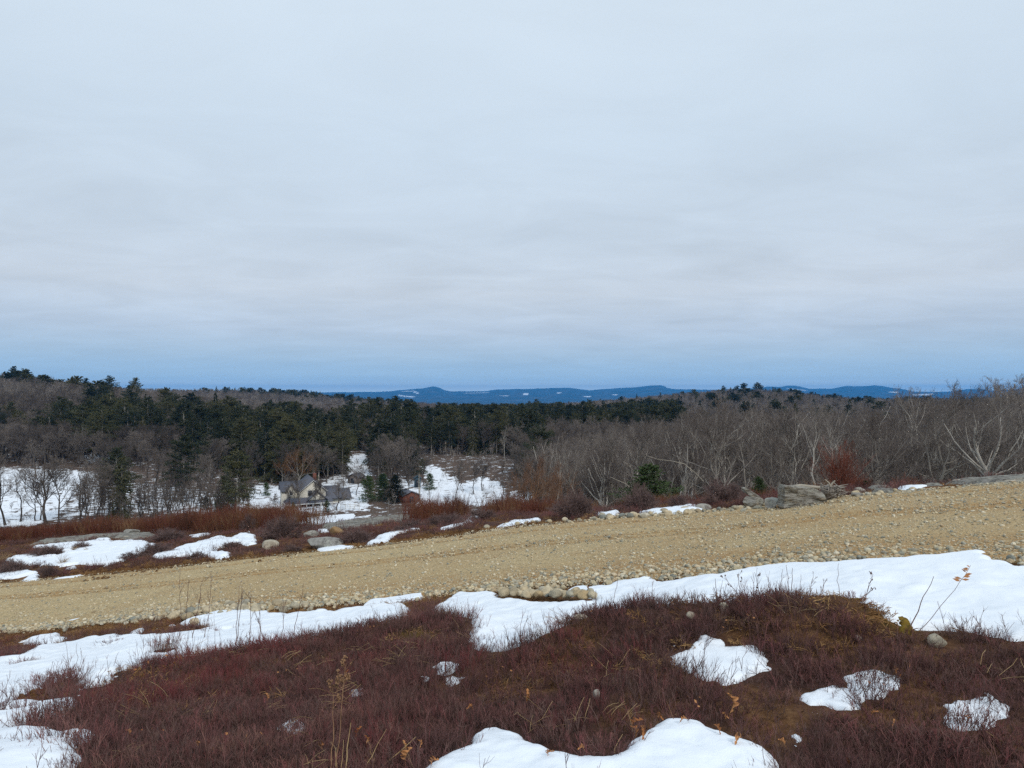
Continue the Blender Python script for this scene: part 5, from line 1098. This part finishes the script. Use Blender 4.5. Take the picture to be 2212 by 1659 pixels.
# dead pale limbs crossing in front of the woods
for pts, lab in [([(1520,1040),(1500,1020),(1478,1002),(1452,996),(1420,992),(1396,984)], 'pale fallen limb slanting through the woods above the young pine'), ([(2002,1010),(2020,1004),(2050,1000),(2078,988)], 'long pale dead limb low in the right hand woods'),
                 ([(1366,1058),(1352,1045),(1335,1038),(1318,1030)], 'thin pale dead branch left of the young pine')]:
    yy = 38 if 'right' in lab else 31; mb = MB(); P = [((u - CU) / F * yy, yy, -(v - CV) / F * yy) for u, v in pts]; o_ = np.array(P[0]); tubes(mb, [np.array(P) - o_], [np.linspace(.022, .008, len(P))], 5); o = mb.obj('dead_limb', M_snag, smooth=True, label=lab, category='branch'); o.location = o_

# ------------------------------------------------------------------ straw tufts
def straw_mesh(seed, n_=60):
    rs = np.random.RandomState(seed); a_ = rs.rand(n_) * 6.28; d = nrm(np.stack([np.cos(a_) * .5, np.sin(a_) * .5, np.ones(n_)], 1) + rs.normal(0, .15, (n_, 3))); P = [np.stack([np.cos(a_) * .03, np.sin(a_) * .03, 0 * a_ - .02], 1)]
    H_ = rs.uniform(.5, 1.1, n_)
    for k in range(4): d = nrm(d + np.array([.10, 0, -.16 * k])); P.append(P[-1] + d * (H_ / 4)[:, None])
    mb = MB(); tubes(mb, np.stack(P, 1), .010 * np.array([1, 1, .8, .6, .3])[None] * np.ones((n_, 1)), 3); return mb.mesh('straw_tuft', M_straw)
STM = [straw_mesh(670 + i) for i in range(3)]
for i, (u, v, h, lab) in enumerate([(134,1222,.38,'straw coloured grass tuft standing in the wide snow patch'),(160,1190,.26,'small pale straw tuft near the ledge in the wide snow patch'),(188,1192,.2,'faint straw tuft right of the small pale one'),(1154,1108,.34,'straw tuft leaning between two loose shrubs'),(1172,1100,.4,'taller straw tuft at the left foot of the loose shrub'),(1120,1112,.25,'short straw tuft on the brown bank'),(1408,1078,.25,'straw tuft beside the dense round shrub'),(6,1216,.45,'rust straw tuft at the left edge above the road'),(1438,1091,.22,'thin straw tuft under the low twiggy shrub')]):
    x, y, z = gpt(u, v); o = mk('straw_tuft', STM[i % 3], label=lab, category='grass tuft'); o.location = (x, y, z); o.scale = (h * .8, h * .8, h); o.rotation_euler = (0, 0, i * 2.)

# ------------------------------------------------------------------ dry stalks, twigs and leaves in the foreground
def stalk(label, base, tip, r=.0022, twigs=0, seeds=0, mt=None, bend=.1, seed=1, dy=.12, name='dry_stalk', group=None, spread=28, tw0=.35, twl=.3, leafy=0):
    rs = np.random.RandomState(seed); x, y, z = gpt(*base); y2 = y + dy; p1 = np.array([(tip[0] - CU) / F * y2, y2, -(tip[1] - CV) / F * y2]); p0 = np.array([x, y, z - .02]); n_ = 9
    t_ = np.linspace(0, 1, n_)[:, None]; side = np.array([1, 0, 0]) * bend * np.linalg.norm(p1 - p0) * (1 if seed % 2 else -1)
    P = p0 + (p1 - p0) * t_ + side * (t_ * (1 - t_)) + np.vstack([[0, 0, 0], rs.normal(0, .006, (n_ - 2, 3)), [0, 0, 0]]) * np.linalg.norm(p1 - p0) * 1.6; P = P - p0
    Rr = np.linspace(r, r * .4, n_)[None]
    r_ = empty(name, tuple(p0), 0, label=label, category='dry stalk') if (seeds or leafy) else None
    mb = MB(); tubes(mb, P[None], Rr, 5)
    if twigs:
        P2, R2 = spawn(rs, P[None], Rr, twigs, tw0, twl, spread, .35, 4, .7, .07, .6); tubes(mb, P2, np.maximum(R2, r * .33), 3)
        P3, R3 = spawn(rs, P2, R2, 3, .4, .4, 32, .2, 3, .8, .08, .7); tubes(mb, P3, np.maximum(R3, r * .28), 3)
    if r_ is None:
        o = mb.obj(name, mt or M_stalk, label=label, category='dry stalk'); o.location = p0
    else:
        mb.obj('stem', mt or M_stalk, r_); o = r_
        ends = np.concatenate([P2[:, -1], P3[:, -1], P2[:, 2]]) if twigs else P[-4:]; sb = MB(); V, T = ICO[0]
        idx = rs.choice(len(ends), min(seeds, len(ends)), False) if seeds else []
        for e_ in idx:
            for q in range(3): sb.add(V * rs.uniform(.0025, .0055) * [1, 1, 1.3] + ends[e_] + rs.normal(0, .004, 3), T=T)
        if len(idx): sb.obj('seed_head', M_straw if mt is None else mt, r_)
        if leafy:
            lb = MB()
            for q in range(leafy):
                f_ = .74 + .26 * q / leafy; c_ = P[0] + (P[-1] - P[0]) * f_; c_ = np.array([np.interp(f_, t_[:, 0], P[:, k]) for k in range(3)]); L_ = .035 * (1.3 - f_) * 2.2 + .008; dd = np.array([rs.choice([-1, 1]), rs.uniform(-.5, .5), rs.uniform(-.3, .8)]); dd /= np.linalg.norm(dd)
                lb.add([c_, c_ + dd * L_ * .5 + [0, .002, L_ * .16], c_ + dd * L_, c_ + dd * L_ * .5 - [0, .002, L_ * .16]], [(0, 1, 2, 3)])
            lb.obj('withered_leaves', M_leaf, r_)
    if group: o['group'] = group
    return o
M_dark = simple('dark_stem', [(.3, (.09, .05, .04)), (.7, (.16, .09, .07))], scale=12)
G1 = 'thin stems standing against the right snow bank'
for i, (b_, t_, tw, sd2, lab) in enumerate([
    ((1683,1330),(1691,1229),0,0,'thin straight stem, leftmost of the close trio against the snow'),((1707,1326),(1698,1220),0,0,'thin straight stem, middle of the close trio against the snow'),((1711,1326),(1712,1227),0,0,'thin straight stem, rightmost of the close trio against the snow'),
    ((1723,1325),(1730,1241),0,0,'short thin stem just right of the close trio'),((1742,1320),(1757,1246),7,0,'branched dry weed against the snow, left one of the forked pair'),((1760,1318),(1783,1256),7,0,'branched dry weed against the snow, right one of the forked pair'),
    ((1815,1316),(1811,1217),0,0,'single tall stem rising from the mossy mound'),((1856,1334),(1886,1241),5,7,'forked dry weed with seed beads right of the mossy mound'),((1964,1385),(2017,1245),0,0,'long curved bare stem leaning right over the snow bank'),
    ((1620,1340),(1565,1246),3,5,'beaded weed leaning left over the snow bank'),((1601,1335),(1596,1237),3,5,'upright weed with seed beads in the middle of the snow bank'),((1548,1345),(1545,1250),0,0,'thin stem on the snow, left of the beaded weeds'),((1553,1345),(1561,1254),0,0,'thin stem bending right, left of the beaded weeds'),
    ((1648,1340),(1630,1236),6,6,'tall forked weed with many branches in the snow bank'),((1652,1340),(1660,1262),3,0,'short forked weed right of the tall forked one'),((1321,1322),(1340,1206),0,0,'tall lone stem in front of the road right of the cobble pile'),((1288,1330),(1287,1275),0,0,'short lone stem beside the cobble pile'),
    ((1530,1345),(1536,1300),4,0,'short twiggy weed at the left of the snow bank'),((1774,1318),(1782,1285),3,0,'tiny twig beside the right forked weed'),((1350,1326),(1378,1280),6,0,'forked brown twig reaching over the snow right of the lone stem')]):
    stalk(lab, b_, t_, .0027 + .0006 * (i % 3), tw, sd2, M_dark, .05, 700 + i, group=G1)
stalk('long leaning stem with curled withered leaves over the right snow bank', (1980,1385), (2097,1221), .0022, 0, 0, M_dark, .16, 731, leafy=14)
G2 = 'thin stems standing in the left snow strip'; rs = np.random.RandomState(71)
LS = [((390,1362),(391,1226)),((398,1360),(408,1252)),((416,1395),(440,1249)),((440,1392),(456,1256)),((511,1405),(517,1266)),((507,1405),(523,1262)),((561,1398),(564,1310)),((608,1388),(612,1296)),((632,1390),(654,1276)),((574,1394),(553,1326)),((540,1405),(541,1290))]
for i, (b_, t_) in enumerate(LS):
    stalk(['tall dark stem crossing the road, at the left third','dark stem right beside the tall one crossing the road','bent dark stem leaning right over the road edge','second bent dark stem leaning right over the road edge','tall doubled stem before the lower road edge','twin of the tall doubled stem','short stem by the brown clod on the snow','seedy stem above the brown clod','leaning seedy stem right of the brown clod','curved stem left of the brown clod','lone upright stem left of the curved one'][i], b_, t_, .0042, 3 + i % 4, 0, M_dark, .05, 740 + i, group=G2, spread=20, tw0=.5)
for i in range(26):
    u = rs.uniform(95, 480); vb = float(np.interp(u, [95, 290, 480], [1490, 1452, 1410])) + rs.uniform(-5, 18); stalk('hair thin brown stem among the many rising from the left snow strip', (u, vb), (u + rs.normal(4, 9), vb - rs.uniform(45, 95)), .0021, 2 if i % 2 else 0, 0, M_dark, .05, 760 + i, group='hair thin stems on the left snow strip', spread=18)
# goldenrod stalks, cut stubs and straw stems
stalk('tall tan goldenrod stalk with a dried seed plume, the left one of two', (712,1705), (718,1483), .0026, 9, 20, M_stalk, .03, 801, dy=.25, tw0=.70, twl=.16, spread=38)
stalk('tall tan goldenrod stalk with a dried seed plume, the right one of two', (722,1705), (748,1432), .0024, 10, 26, M_stalk, .03, 802, dy=.25, tw0=.72, twl=.17, spread=34)
for i, (b_, t_, r_, lab, bd) in enumerate([((740,1700),(758,1561),.0036,'pale dead stub of a stalk right of the goldenrods',.03),((724,1700),(726,1530+85),.003,'short pale stub between the goldenrod feet',.02),((734,1700),(742,1598),.0022,'thin pale stub leaning right of the goldenrod feet',.02),
    ((800,1668),(898,1592),.0034,'tan straw stem leaning far right across the heath',.06),((770,1690),(835,1575),.0022,'thin brown stem slanting up right of the pale stub',.05),((815,1690),(795,1600),.0028,'reddish fuzzy stem leaning left near the bottom',.05),
    ((458,1560),(495,1608),.0026,'pale bent straw lying in the heath at lower left',.1),((560,1590),(650,1548),.0024,'long thin straw lying in the heath at left',.08),((610,1625),(505,1655),.0024,'low straw lying at the lower left',.05),((330,1430),(420,1580),.0018,'long arching brown stem in the left heath',.25),
    ((690,1400),(575,1425),.0018,'thin straw arching over the dark heath, upper left centre',.2),((660,1432),(560,1424),.0018,'second thin straw arching over the dark heath',.15),((655,1470),(620,1445),.0018,'short bent straw in the heath left of centre',.2),((680,1460),(742,1510),.0018,'bent straw near the goldenrod tops',.1),
    ((1390,1560),(1462,1542),.0028,'pale straw sticking out above the big bottom snow patch',.05),((1370,1590),(1355,1535),.0022,'thin tan stem above the red leaves',.08),((1330,1640),(1345,1586),.0024,'pale hooked twig in the dark heath',.45),((1340,1406),(1390,1409),.0024,'short pale stick lying in the heath',.03),
    ((1350,1340),(1432,1408),.0018,'long thin brown stem trailing down the heath mound',.05),((1470,1590),(1440,1515),.0018,'thin brown stem over the heath right of the straw',.05),((1845,1430),(1795,1417),.0024,'pale twig on the mossy bank at right',.1),((2100,1440),(2130,1500),.0018,'thin brown stem in the heath near the right edge',.05),
    ((2200,1625),(2130,1580),.0022,'long straw lying in the heath at the lower right corner',.08),((905,1685),(870,1600),.0016,'thin rusty twig left of the big bottom patch',.05)]):
    stalk(lab, b_, t_, r_, 0 if 'straw' in lab or 'stub' in lab or 'pale' in lab else 4, 0, M_straw if i not in (5, 9, 18, 19, 21) else M_stalk, bd, 820 + i, dy=.03 if abs(b_[1] - t_[1]) < 50 else .12, name='dry_twig')
# oak leaves
def leaf_mesh(seed):
    rs = np.random.RandomState(seed); n_ = 30; t_ = np.linspace(0, 1, n_); w_ = (.22 * np.sin(t_ * 3.14) ** .7 * (1 + .65 * np.sin(t_ * 22)) * (.6 + .6 * t_)).clip(.012); w_[0] = w_[-1] = .008
    cx_, cy_ = rs.uniform(.6, 1.4), rs.uniform(1.2, 3.2); V = []
    for k in range(n_):
        for sgn in (-1, -.5, 0, .5, 1):
            a_ = sgn * w_[k]; V.append((t_[k] - .5, a_ * math.cos(a_ * cy_ * 2), abs(a_) * abs(math.sin(a_ * cy_ * 2)) * 1.3 + .22 * math.sin(t_[k] * 3.1 * cx_) + .02 * rs.rand()))
    Q = [(k * 5 + j, (k + 1) * 5 + j, (k + 1) * 5 + j + 1, k * 5 + j + 1) for k in range(n_ - 1) for j in range(4)]
    mb = MB(); mb.add(V, Q); tubes(mb, [[(-.5, 0, 0), (-.62, .02, -.02), (-.72, .0, -.06)]], [[.012, .01, .008]], 3); return mb.mesh('oak_leaf', M_leaf, True)
LM = [leaf_mesh(860 + i) for i in range(4)]
for i, (u, v, s_, tilt, lab) in enumerate([(885,1632,.105,1.1,'large pale tan oak leaf hooked on the leaning straw stem'),(872,1610,.06,1.4,'small rust leaf above the large tan one'),(905,1606,.06,1.5,'narrow upright tan leaf right of the large tan one'),(697,1613,.07,.9,'orange tan oak leaf left of the goldenrod feet'),(776,1580,.07,.9,'curled tan oak leaf right of the pale stub'),(790,1598,.055,1.2,'second curled tan leaf under the first by the pale stub'),
    (1015,1530,.06,.5,'round rust leaf in the heath above the big bottom patch'),(940,1646,.07,.8,'rusty leaf at the left rim of the big bottom patch'),(1138,1500,.10,1.5,'upright curled golden leaf left of centre'),(1575,1518,.14,1.5,'upright feathery rust frond in the heath'),(1279,1438,.05,.6,'small rust leaf on the central heath mound'),(1376,1562,.09,.8,'red brown leaf, upper one of the pile by the big bottom patch'),
    (1386,1585,.10,.5,'red brown leaf, broadest of the pile by the big bottom patch'),(1368,1580,.08,1.2,'red brown leaf, leftmost of the pile by the big bottom patch'),(1427,1551,.07,.4,'rust leaf above the rim of the big bottom patch'),(1477,1556,.06,.3,'flat tan leaf on the upper rim of the big bottom patch'),(1548,1577,.07,.5,'maroon leaf right of the dome of the big bottom patch'),(1256,1620,.06,.5,'pale curled leaf in the dark heath at the bottom'),
    (1190,1627,.06,1.0,'orange brown leaf at the bottom centre'),(1594,1600,.09,.2,'pale flat leaf lying on the right rim of the big bottom patch'),(1697,1377,.06,1.2,'rust leaf standing in the heath mound at right'),(1938,1450,.07,.9,'tan leaf resting on the flat oblong snow patch'),(1890,1540,.05,.8,'small tan leaf below the flat oblong snow patch'),(1962,1437,.05,.5,'small rust leaf right of the mossy hollow'),
    (1688,1607,.06,.7,'rust leaf beside the white snow lump'),(1571,1552,.05,.6,'small orange leaf above the right dome shoulder'),(750,1452,.05,1.3,'rust leaf caught at the top of the right goldenrod'),(576,1505,.06,1.2,'rust leaf standing in the dark left heath'),(275,1584,.05,.9,'small tan leaf in the lower left heath'),(430,1607,.05,.9,'small tan leaf caught among the lower left straws'),(1930,1560,.05,.8,'rust leaf in the right hand heath'),(2085,1552,.05,.8,'rust leaf near the thin snow at right'),(1835,1650,.05,.9,'rust leaf at the bottom right')]):
    x, y = hit(u, v + 36); x, y = float(x[0]), float(y[0])
    o = mk('oak_leaf', LM[i % 4], label=lab, category='leaf', group='fallen leaves in the heath'); o.location = ((u - CU) / F * y, y, -(v - CV) / F * y); s2 = s_ * .72; o.scale = (s2, s2, s2); o.rotation_euler = (tilt * .5, -tilt, i * 1.7)
# brown clods on the banks
M_clod = simple('peat_clod', [(.3, (.050, .026, .012)), (.5, (.12, .060, .022)), (.7, (.20, .11, .04))], scale=22, rough=1, bmp=.8, bscale=60, bd=.01)
M_mossc = simple('moss_clod', [(.3, (.08, .055, .012)), (.6, (.19, .125, .022)), (.8, (.26, .17, .035))], scale=22, rough=1, bmp=.8, bscale=60, bd=.01)
def clod(i, m_): V, T = rock_verts(random.Random(880 + i), 2, (1, .9, .7), .55, 3, (.6, .9), .25); mb = MB(); mb.add(V, T=T); return mb.mesh('clod', m_)
CL = [clod(i, M_clod) for i in range(3)]; ML = [clod(i + 5, M_mossc) for i in range(3)]
pts = []; rs = np.random.RandomState(90)
for (u0, v0, u1, v1, n_, k, r0) in [(1290,1320,1400,1322,60,0,.035),(1400,1322,1560,1342,110,1,.04),(1640,1330,1760,1318,70,0,.035),(1740,1316,1850,1312,120,0,.05),(1830,1315,1960,1372,150,1,.04),(640,1388,800,1352,120,0,.035),(790,1352,905,1346,110,0,.045),(900,1300,950,1340,60,0,.04),(560,1400,700,1384,70,0,.03),
        (10,1405,85,1412,40,0,.035),(40,1510,160,1480,50,0,.035),(230,1400,245,1392,14,0,.03),(455,1374,510,1366,22,0,.025),(60,1160,130,1150,0,0,.03),(180,1248,420,1206,150,0,.05),(420,1206,640,1190,120,0,.05),(820,1168,1000,1145,90,0,.05),(600,1405,640,1402,14,0,.03)]:
    for j in range(n_):
        f_ = rs.rand(); x, y = hit(u0 + (u1 - u0) * f_, v0 + (v1 - v0) * f_ + 8 + rs.normal(0, 5 if k == 0 else 9)); pts.append((float(x[0]), float(y[0]), k, r0 * rs.uniform(.35, 1.1)))
pts = np.array(pts); rr_ = pts[:, 3]
scatter('clods', np.stack([pts[:, 0], pts[:, 1], -drop(pts[:, 0], pts[:, 1]) + rr_ * .2], 1), rs.uniform(-3, 3, (len(pts), 3)), np.stack([rr_] * 3, 1), pts[:, 2].astype(int) * 3 + rs.randint(0, 3, len(pts)), CL + ML, kind='stuff', label='crumbly brown peat and moss clods along the banks')

# ------------------------------------------------------------------ the house in the valley
def flat(name, c, rough=.8): m, t, b = mat(name, rough); L(t, ramp(t, tex(t, 'noise', 1.5, 5, co='pos').outputs[0], [(.3, tuple(k * .88 for k in c)), (.7, c)]), b.inputs['Base Color']); return m
M_cream, M_roof, M_white, M_glass, M_redw, M_teal = flat('cream_siding', (.66, .62, .53)), flat('grey_shingle', (.115, .12, .145)), flat('white_trim', (.72, .71, .68)), flat('dark_window', (.035, .04, .05), .25), flat('red_boards', (.17, .065, .045)), flat('blue_green_wall', (.05, .09, .12))
HY = 146.0; hx = (650 - CU) / F * HY; hz = -(1100 - CV) / F * HY
H = empty('farmhouse', (hx, HY, hz), math.radians(24), label='cream farmhouse with grey roofs and a white posted porch, down in the valley', category='house')
def hpart(name, fn, m_, par=None): mb = MB(); fn(mb); return mb.obj(name, m_, par or H)
hpart('wall', lambda b: (b.prism([(0, -3), (5.2, -3), (5.2, 4.0), (2.6, 6.1), (0, 4.0)], 0, 9.5)), M_cream)
hpart('roof', lambda b: (b.prism([(-.4, 3.75), (2.6, 6.18), (2.6, 6.42), (-.4, 3.99)], -.35, 9.9), b.prism([(5.6, 3.75), (5.6, 3.99), (2.602, 6.42), (2.602, 6.18)], -.35, 9.9)), M_roof)
hpart('rake_trim', lambda b: (b.prism([(-.4, 3.62), (2.6, 6.04), (2.6, 6.17), (-.4, 3.74)], -.38, -.30), b.prism([(5.6, 3.62), (5.6, 3.74), (2.602, 6.17), (2.602, 6.04)], -.38, -.30)), M_white)
# left wing with its own gables
def wing(b): b.box(-3.6, -.01, 3.0, 7.0, -3, 3.6)
hpart('wing_wall', wing, M_cream)
def rx(b, x0, x1, y0, ym, y1, z0, z1, th=.2):
    V = [(x0, y0, z0), (x1, y0, z0), (x1, ym, z1), (x0, ym, z1), (x0, y0, z0 + th), (x1, y0, z0 + th), (x1, ym, z1 + th), (x0, ym, z1 + th)]; b.add(V, [(0,3,2,1),(4,5,6,7),(0,1,5,4),(1,2,6,5),(2,3,7,6),(3,0,4,7)])
    V = [(x0, ym, z1), (x1, ym, z1), (x1, y1, z0), (x0, y1, z0), (x0, ym, z1 + th), (x1, ym, z1 + th), (x1, y1, z0 + th), (x0, y1, z0 + th)]; b.add(V, [(0,3,2,1),(4,5,6,7),(0,1,5,4),(1,2,6,5),(2,3,7,6),(3,0,4,7)])
hpart('wing_roof', lambda b: rx(b, -4.0, .6, 2.6, 5.0, 7.4, 3.5, 5.4), M_roof)
hpart('wing_gable', lambda b: b.add([(-3.62, 3.0, 3.6), (-3.62, 7.0, 3.6), (-3.62, 5.0, 5.3), (-3.5, 3.0, 3.6), (-3.5, 7.0, 3.6), (-3.5, 5.0, 5.3)], [(0,3,4,1),(1,4,5,2),(2,5,3,0)], [(0,1,2),(3,5,4)]), M_cream)
hpart('dormer_wall', lambda b: b.prism([(-2.6, 2.0), (-.9, 2.0), (-.9, 3.9), (-1.75, 5.0), (-2.6, 3.9)], 2.5, 4.6), M_cream)
hpart('dormer_roof', lambda b: (b.prism([(-2.85, 3.7), (-1.75, 5.1), (-1.75, 5.28), (-2.85, 3.9)], 2.2, 4.8), b.prism([(-.65, 3.7), (-.65, 3.9), (-1.748, 5.28), (-1.748, 5.1)], 2.2, 4.8)), M_roof)
# porch: long hipped lean-to roof with a cross gable
hpart('porch_roof', lambda b: (b.add([(-3.4, -2.4, 1.55), (6.4, -2.4, 1.75), (6.4, .0, 2.55), (-2.0, .0, 2.45), (-3.4, 2.6, 1.6), (-2.0, 2.4, 2.45), (-3.4, -2.4, 1.40), (6.4, -2.4, 1.60), (6.4, .0, 2.4), (-3.4, 2.6, 1.45)], [(0,1,2,3),(0,3,5,4),(6,7,1,0),(6,0,4,9)])), M_roof)
hpart('porch_trim', lambda b: (b.box(-3.42, 6.4, -2.46, -2.41, 1.34, 1.52), b.box(-3.46, -3.41, -2.4, 2.6, 1.32, 1.5)), M_white)
hpart('porch_gable', lambda b: b.prism([(1.3, 2.0), (5.0, 2.2), (3.15, 3.9)], -1.8, -.02), M_cream)
hpart('porch_gable_roof', lambda b: (b.prism([(.9, 1.75), (3.15, 3.92), (3.15, 4.12), (.9, 1.95)], -2.2, -.05), b.prism([(5.4, 1.95), (5.4, 2.15), (3.152, 4.12), (3.152, 3.92)], -2.2, -.05)), M_roof)
for xx in (-3.3, -2.0, -.8, .9, 2.2, 3.9, 5.2, 6.2): hpart('porch_post', lambda b: b.box(xx - .09, xx + .09, -2.35, -2.17, -2.4, 1.36), M_white)
for yy in (-.6, 1.0, 2.4): hpart('porch_post', lambda b: b.box(-3.35, -3.17, yy - .09, yy + .09, -2.4, 1.34), M_white)
hpart('porch_floor', lambda b: b.box(-3.3, 6.3, -2.3, -.02, -1.5, -1.1), M_white)
hpart('porch_steps', lambda b: [b.box(-4.6 - .3 * k, -3.4, -2.0, -.8, -1.5 - .25 * k, -1.3 - .25 * k) for k in range(4)], M_white)
for (wx, wz) in ((.9, -.6), (3.6, -.6), (1.9, 2.7), (3.0, 2.7)) :
    f = hpart('window', lambda b: (b.box(wx - .5, wx + .5, -.09, -.02, wz, wz + .08), b.box(wx - .5, wx + .5, -.09, -.02, wz + 1.22, wz + 1.3), b.box(wx - .5, wx - .42, -.09, -.02, wz + .08, wz + 1.22), b.box(wx + .42, wx + .5, -.09, -.02, wz + .08, wz + 1.22)), M_white); hpart('pane', lambda b: b.box(wx - .42, wx + .42, -.05, -.025, wz + .08, wz + 1.22), M_glass, f)
for (wy, wz) in ((3.8, .4), (5.6, .4), (4.7, 2.7)):
    f = hpart('window', lambda b: (b.box(-3.72, -3.63, wy - .5, wy + .5, wz, wz + .08), b.box(-3.72, -3.63, wy - .5, wy + .5, wz + 1.2, wz + 1.28), b.box(-3.72, -3.63, wy - .5, wy - .42, wz + .08, wz + 1.2), b.box(-3.72, -3.63, wy + .42, wy + .5, wz + .08, wz + 1.2)), M_white); hpart('pane', lambda b: b.box(-3.67, -3.64, wy - .42, wy + .42, wz + .08, wz + 1.2), M_glass, f)
f = hpart('window', lambda b: (b.box(-2.1, -1.4, 2.41, 2.48, 2.7, 2.78), b.box(-2.1, -1.4, 2.41, 2.48, 3.6, 3.68), b.box(-2.1, -2.03, 2.41, 2.48, 2.78, 3.6), b.box(-1.47, -1.4, 2.41, 2.48, 2.78, 3.6)), M_white); hpart('pane', lambda b: b.box(-2.03, -1.47, 2.44, 2.47, 2.78, 3.6), M_glass, f)
hpart('door', lambda b: b.box(2.0, 2.9, -.08, -.02, -1.1, 1.0), M_glass)
# right hand wing and low garage
hpart('side_wing_wall', lambda b: b.box(5.22, 8.4, 1.4, 6.2, -3, 1.9), M_cream)
hpart('side_wing_roof', lambda b: rx(b, 5.22, 8.8, .6, 3.6, 6.6, 1.7, 4.1), M_roof)
hpart('garage_wall', lambda b: b.box(8.42, 11.0, 3.2, 8.0, -3, 1.4), M_cream)
hpart('garage_roof', lambda b: rx(b, 8.42, 11.4, 2.6, 5.6, 8.6, 1.3, 3.1), M_roof)
hpart('chimney', lambda b: b.box(3.3, 4.0, 5.5, 6.2, 4.9, 7.0), M_redw)
# sheds, hut, fence, posts
def hut(name, label, u, y, w_, d_, h_, wm, rm, rz=0, ridge=1.0):
    x = (u - CU) / F * y; r = empty(name, (x, y, gz(x, y) - .1), rz, label=label, category='shed')
    mb = MB(); mb.prism([(-w_, 0), (w_, 0), (w_, h_), (0, h_ + ridge), (-w_, h_)], 0, d_); mb.obj('wall', wm, r)
    mb = MB(); mb.prism([(-w_ - .3, h_ - .12), (0, h_ + ridge + .06), (0, h_ + ridge + .2), (-w_ - .3, h_ + .03)], -.3, d_ + .3); mb.prism([(w_ + .3, h_ - .12), (w_ + .3, h_ + .03), (.002, h_ + ridge + .2), (.002, h_ + ridge + .06)], -.3, d_ + .3); mb.obj('roof', rm, r)
    mb = MB(); mb.box(-.45, .45, -.06, -.01, .1, 2.0 if h_ > 2.2 else h_ * .85); mb.obj('door', M_glass, r); return r
hut('red_shed', 'dark red shed with a grey roof in the brush below the evergreens', 889, 150, 2.0, 4, 1.7, M_redw, M_roof, .5, .8)
hut('blue_hut', 'narrow blue green hut beside the dark evergreen on the snow slope', 902, 168, .75, 1.5, 2.3, M_teal, M_teal, .2, .6)
hut('timber_cabin', 'small brown cabin half hidden right of the round pines', 762, 176, 1.6, 3, 1.8, flat('weathered_boards', (.16, .13, .11)), M_roof, -.4, .8)
x0 = (736 - CU) / F * 141; r = empty('rail_fence', (x0, 141, gz(x0, 141)), -.1, label='white rail fence on the snow right of the house', category='fence')
for k in range(5): mb = MB(); mb.box(k * 1.0 - .05, k * 1.0 + .05, -.05, .05, -.3, 1.3); mb.obj('post', M_white, r)
for zz_ in (.35, .75, 1.12): mb = MB(); mb.box(-.05, 4.05, -.085, -.052, zz_, zz_ + .1); mb.obj('rail', M_white, r)
for (u, y, h, lab) in [(907,143,4.6,'pale timber post beside the dark red shed'),(905,160,5.0,'tall thin pole between the red shed and the blue green hut')]:
    x = (u - CU) / F * y; mb = MB(); tubes(mb, [[(0, 0, -.3), (0, 0, h * .5), (0, .02, h)]], [[.1, .09, .08]], 8); o = mb.obj('timber_post', M_snag, smooth=True, label=lab, category='post'); o.location = (x, y, gz(x, y))

# ------------------------------------------------------------------ the air
mz = bpy.data.materials.new('haze'); mz.use_nodes = True; t = mz.node_tree; t.nodes.clear()
pv = N(t, 'ShaderNodeVolumePrincipled'); pv.inputs['Color'].default_value = (.045, .42, 1.0, 1); pv.inputs['Density'].default_value = 7.8e-5; pv.inputs['Anisotropy'].default_value = 0.0
L(t, pv.outputs[0], N(t, 'ShaderNodeOutputMaterial').inputs['Volume'])
mb = MB(); mb.box(-18500, 18500, -18500, 18500, -330, 205); hz = mb.obj('haze', mz, kind='stuff', label='thin blue air over the valley')
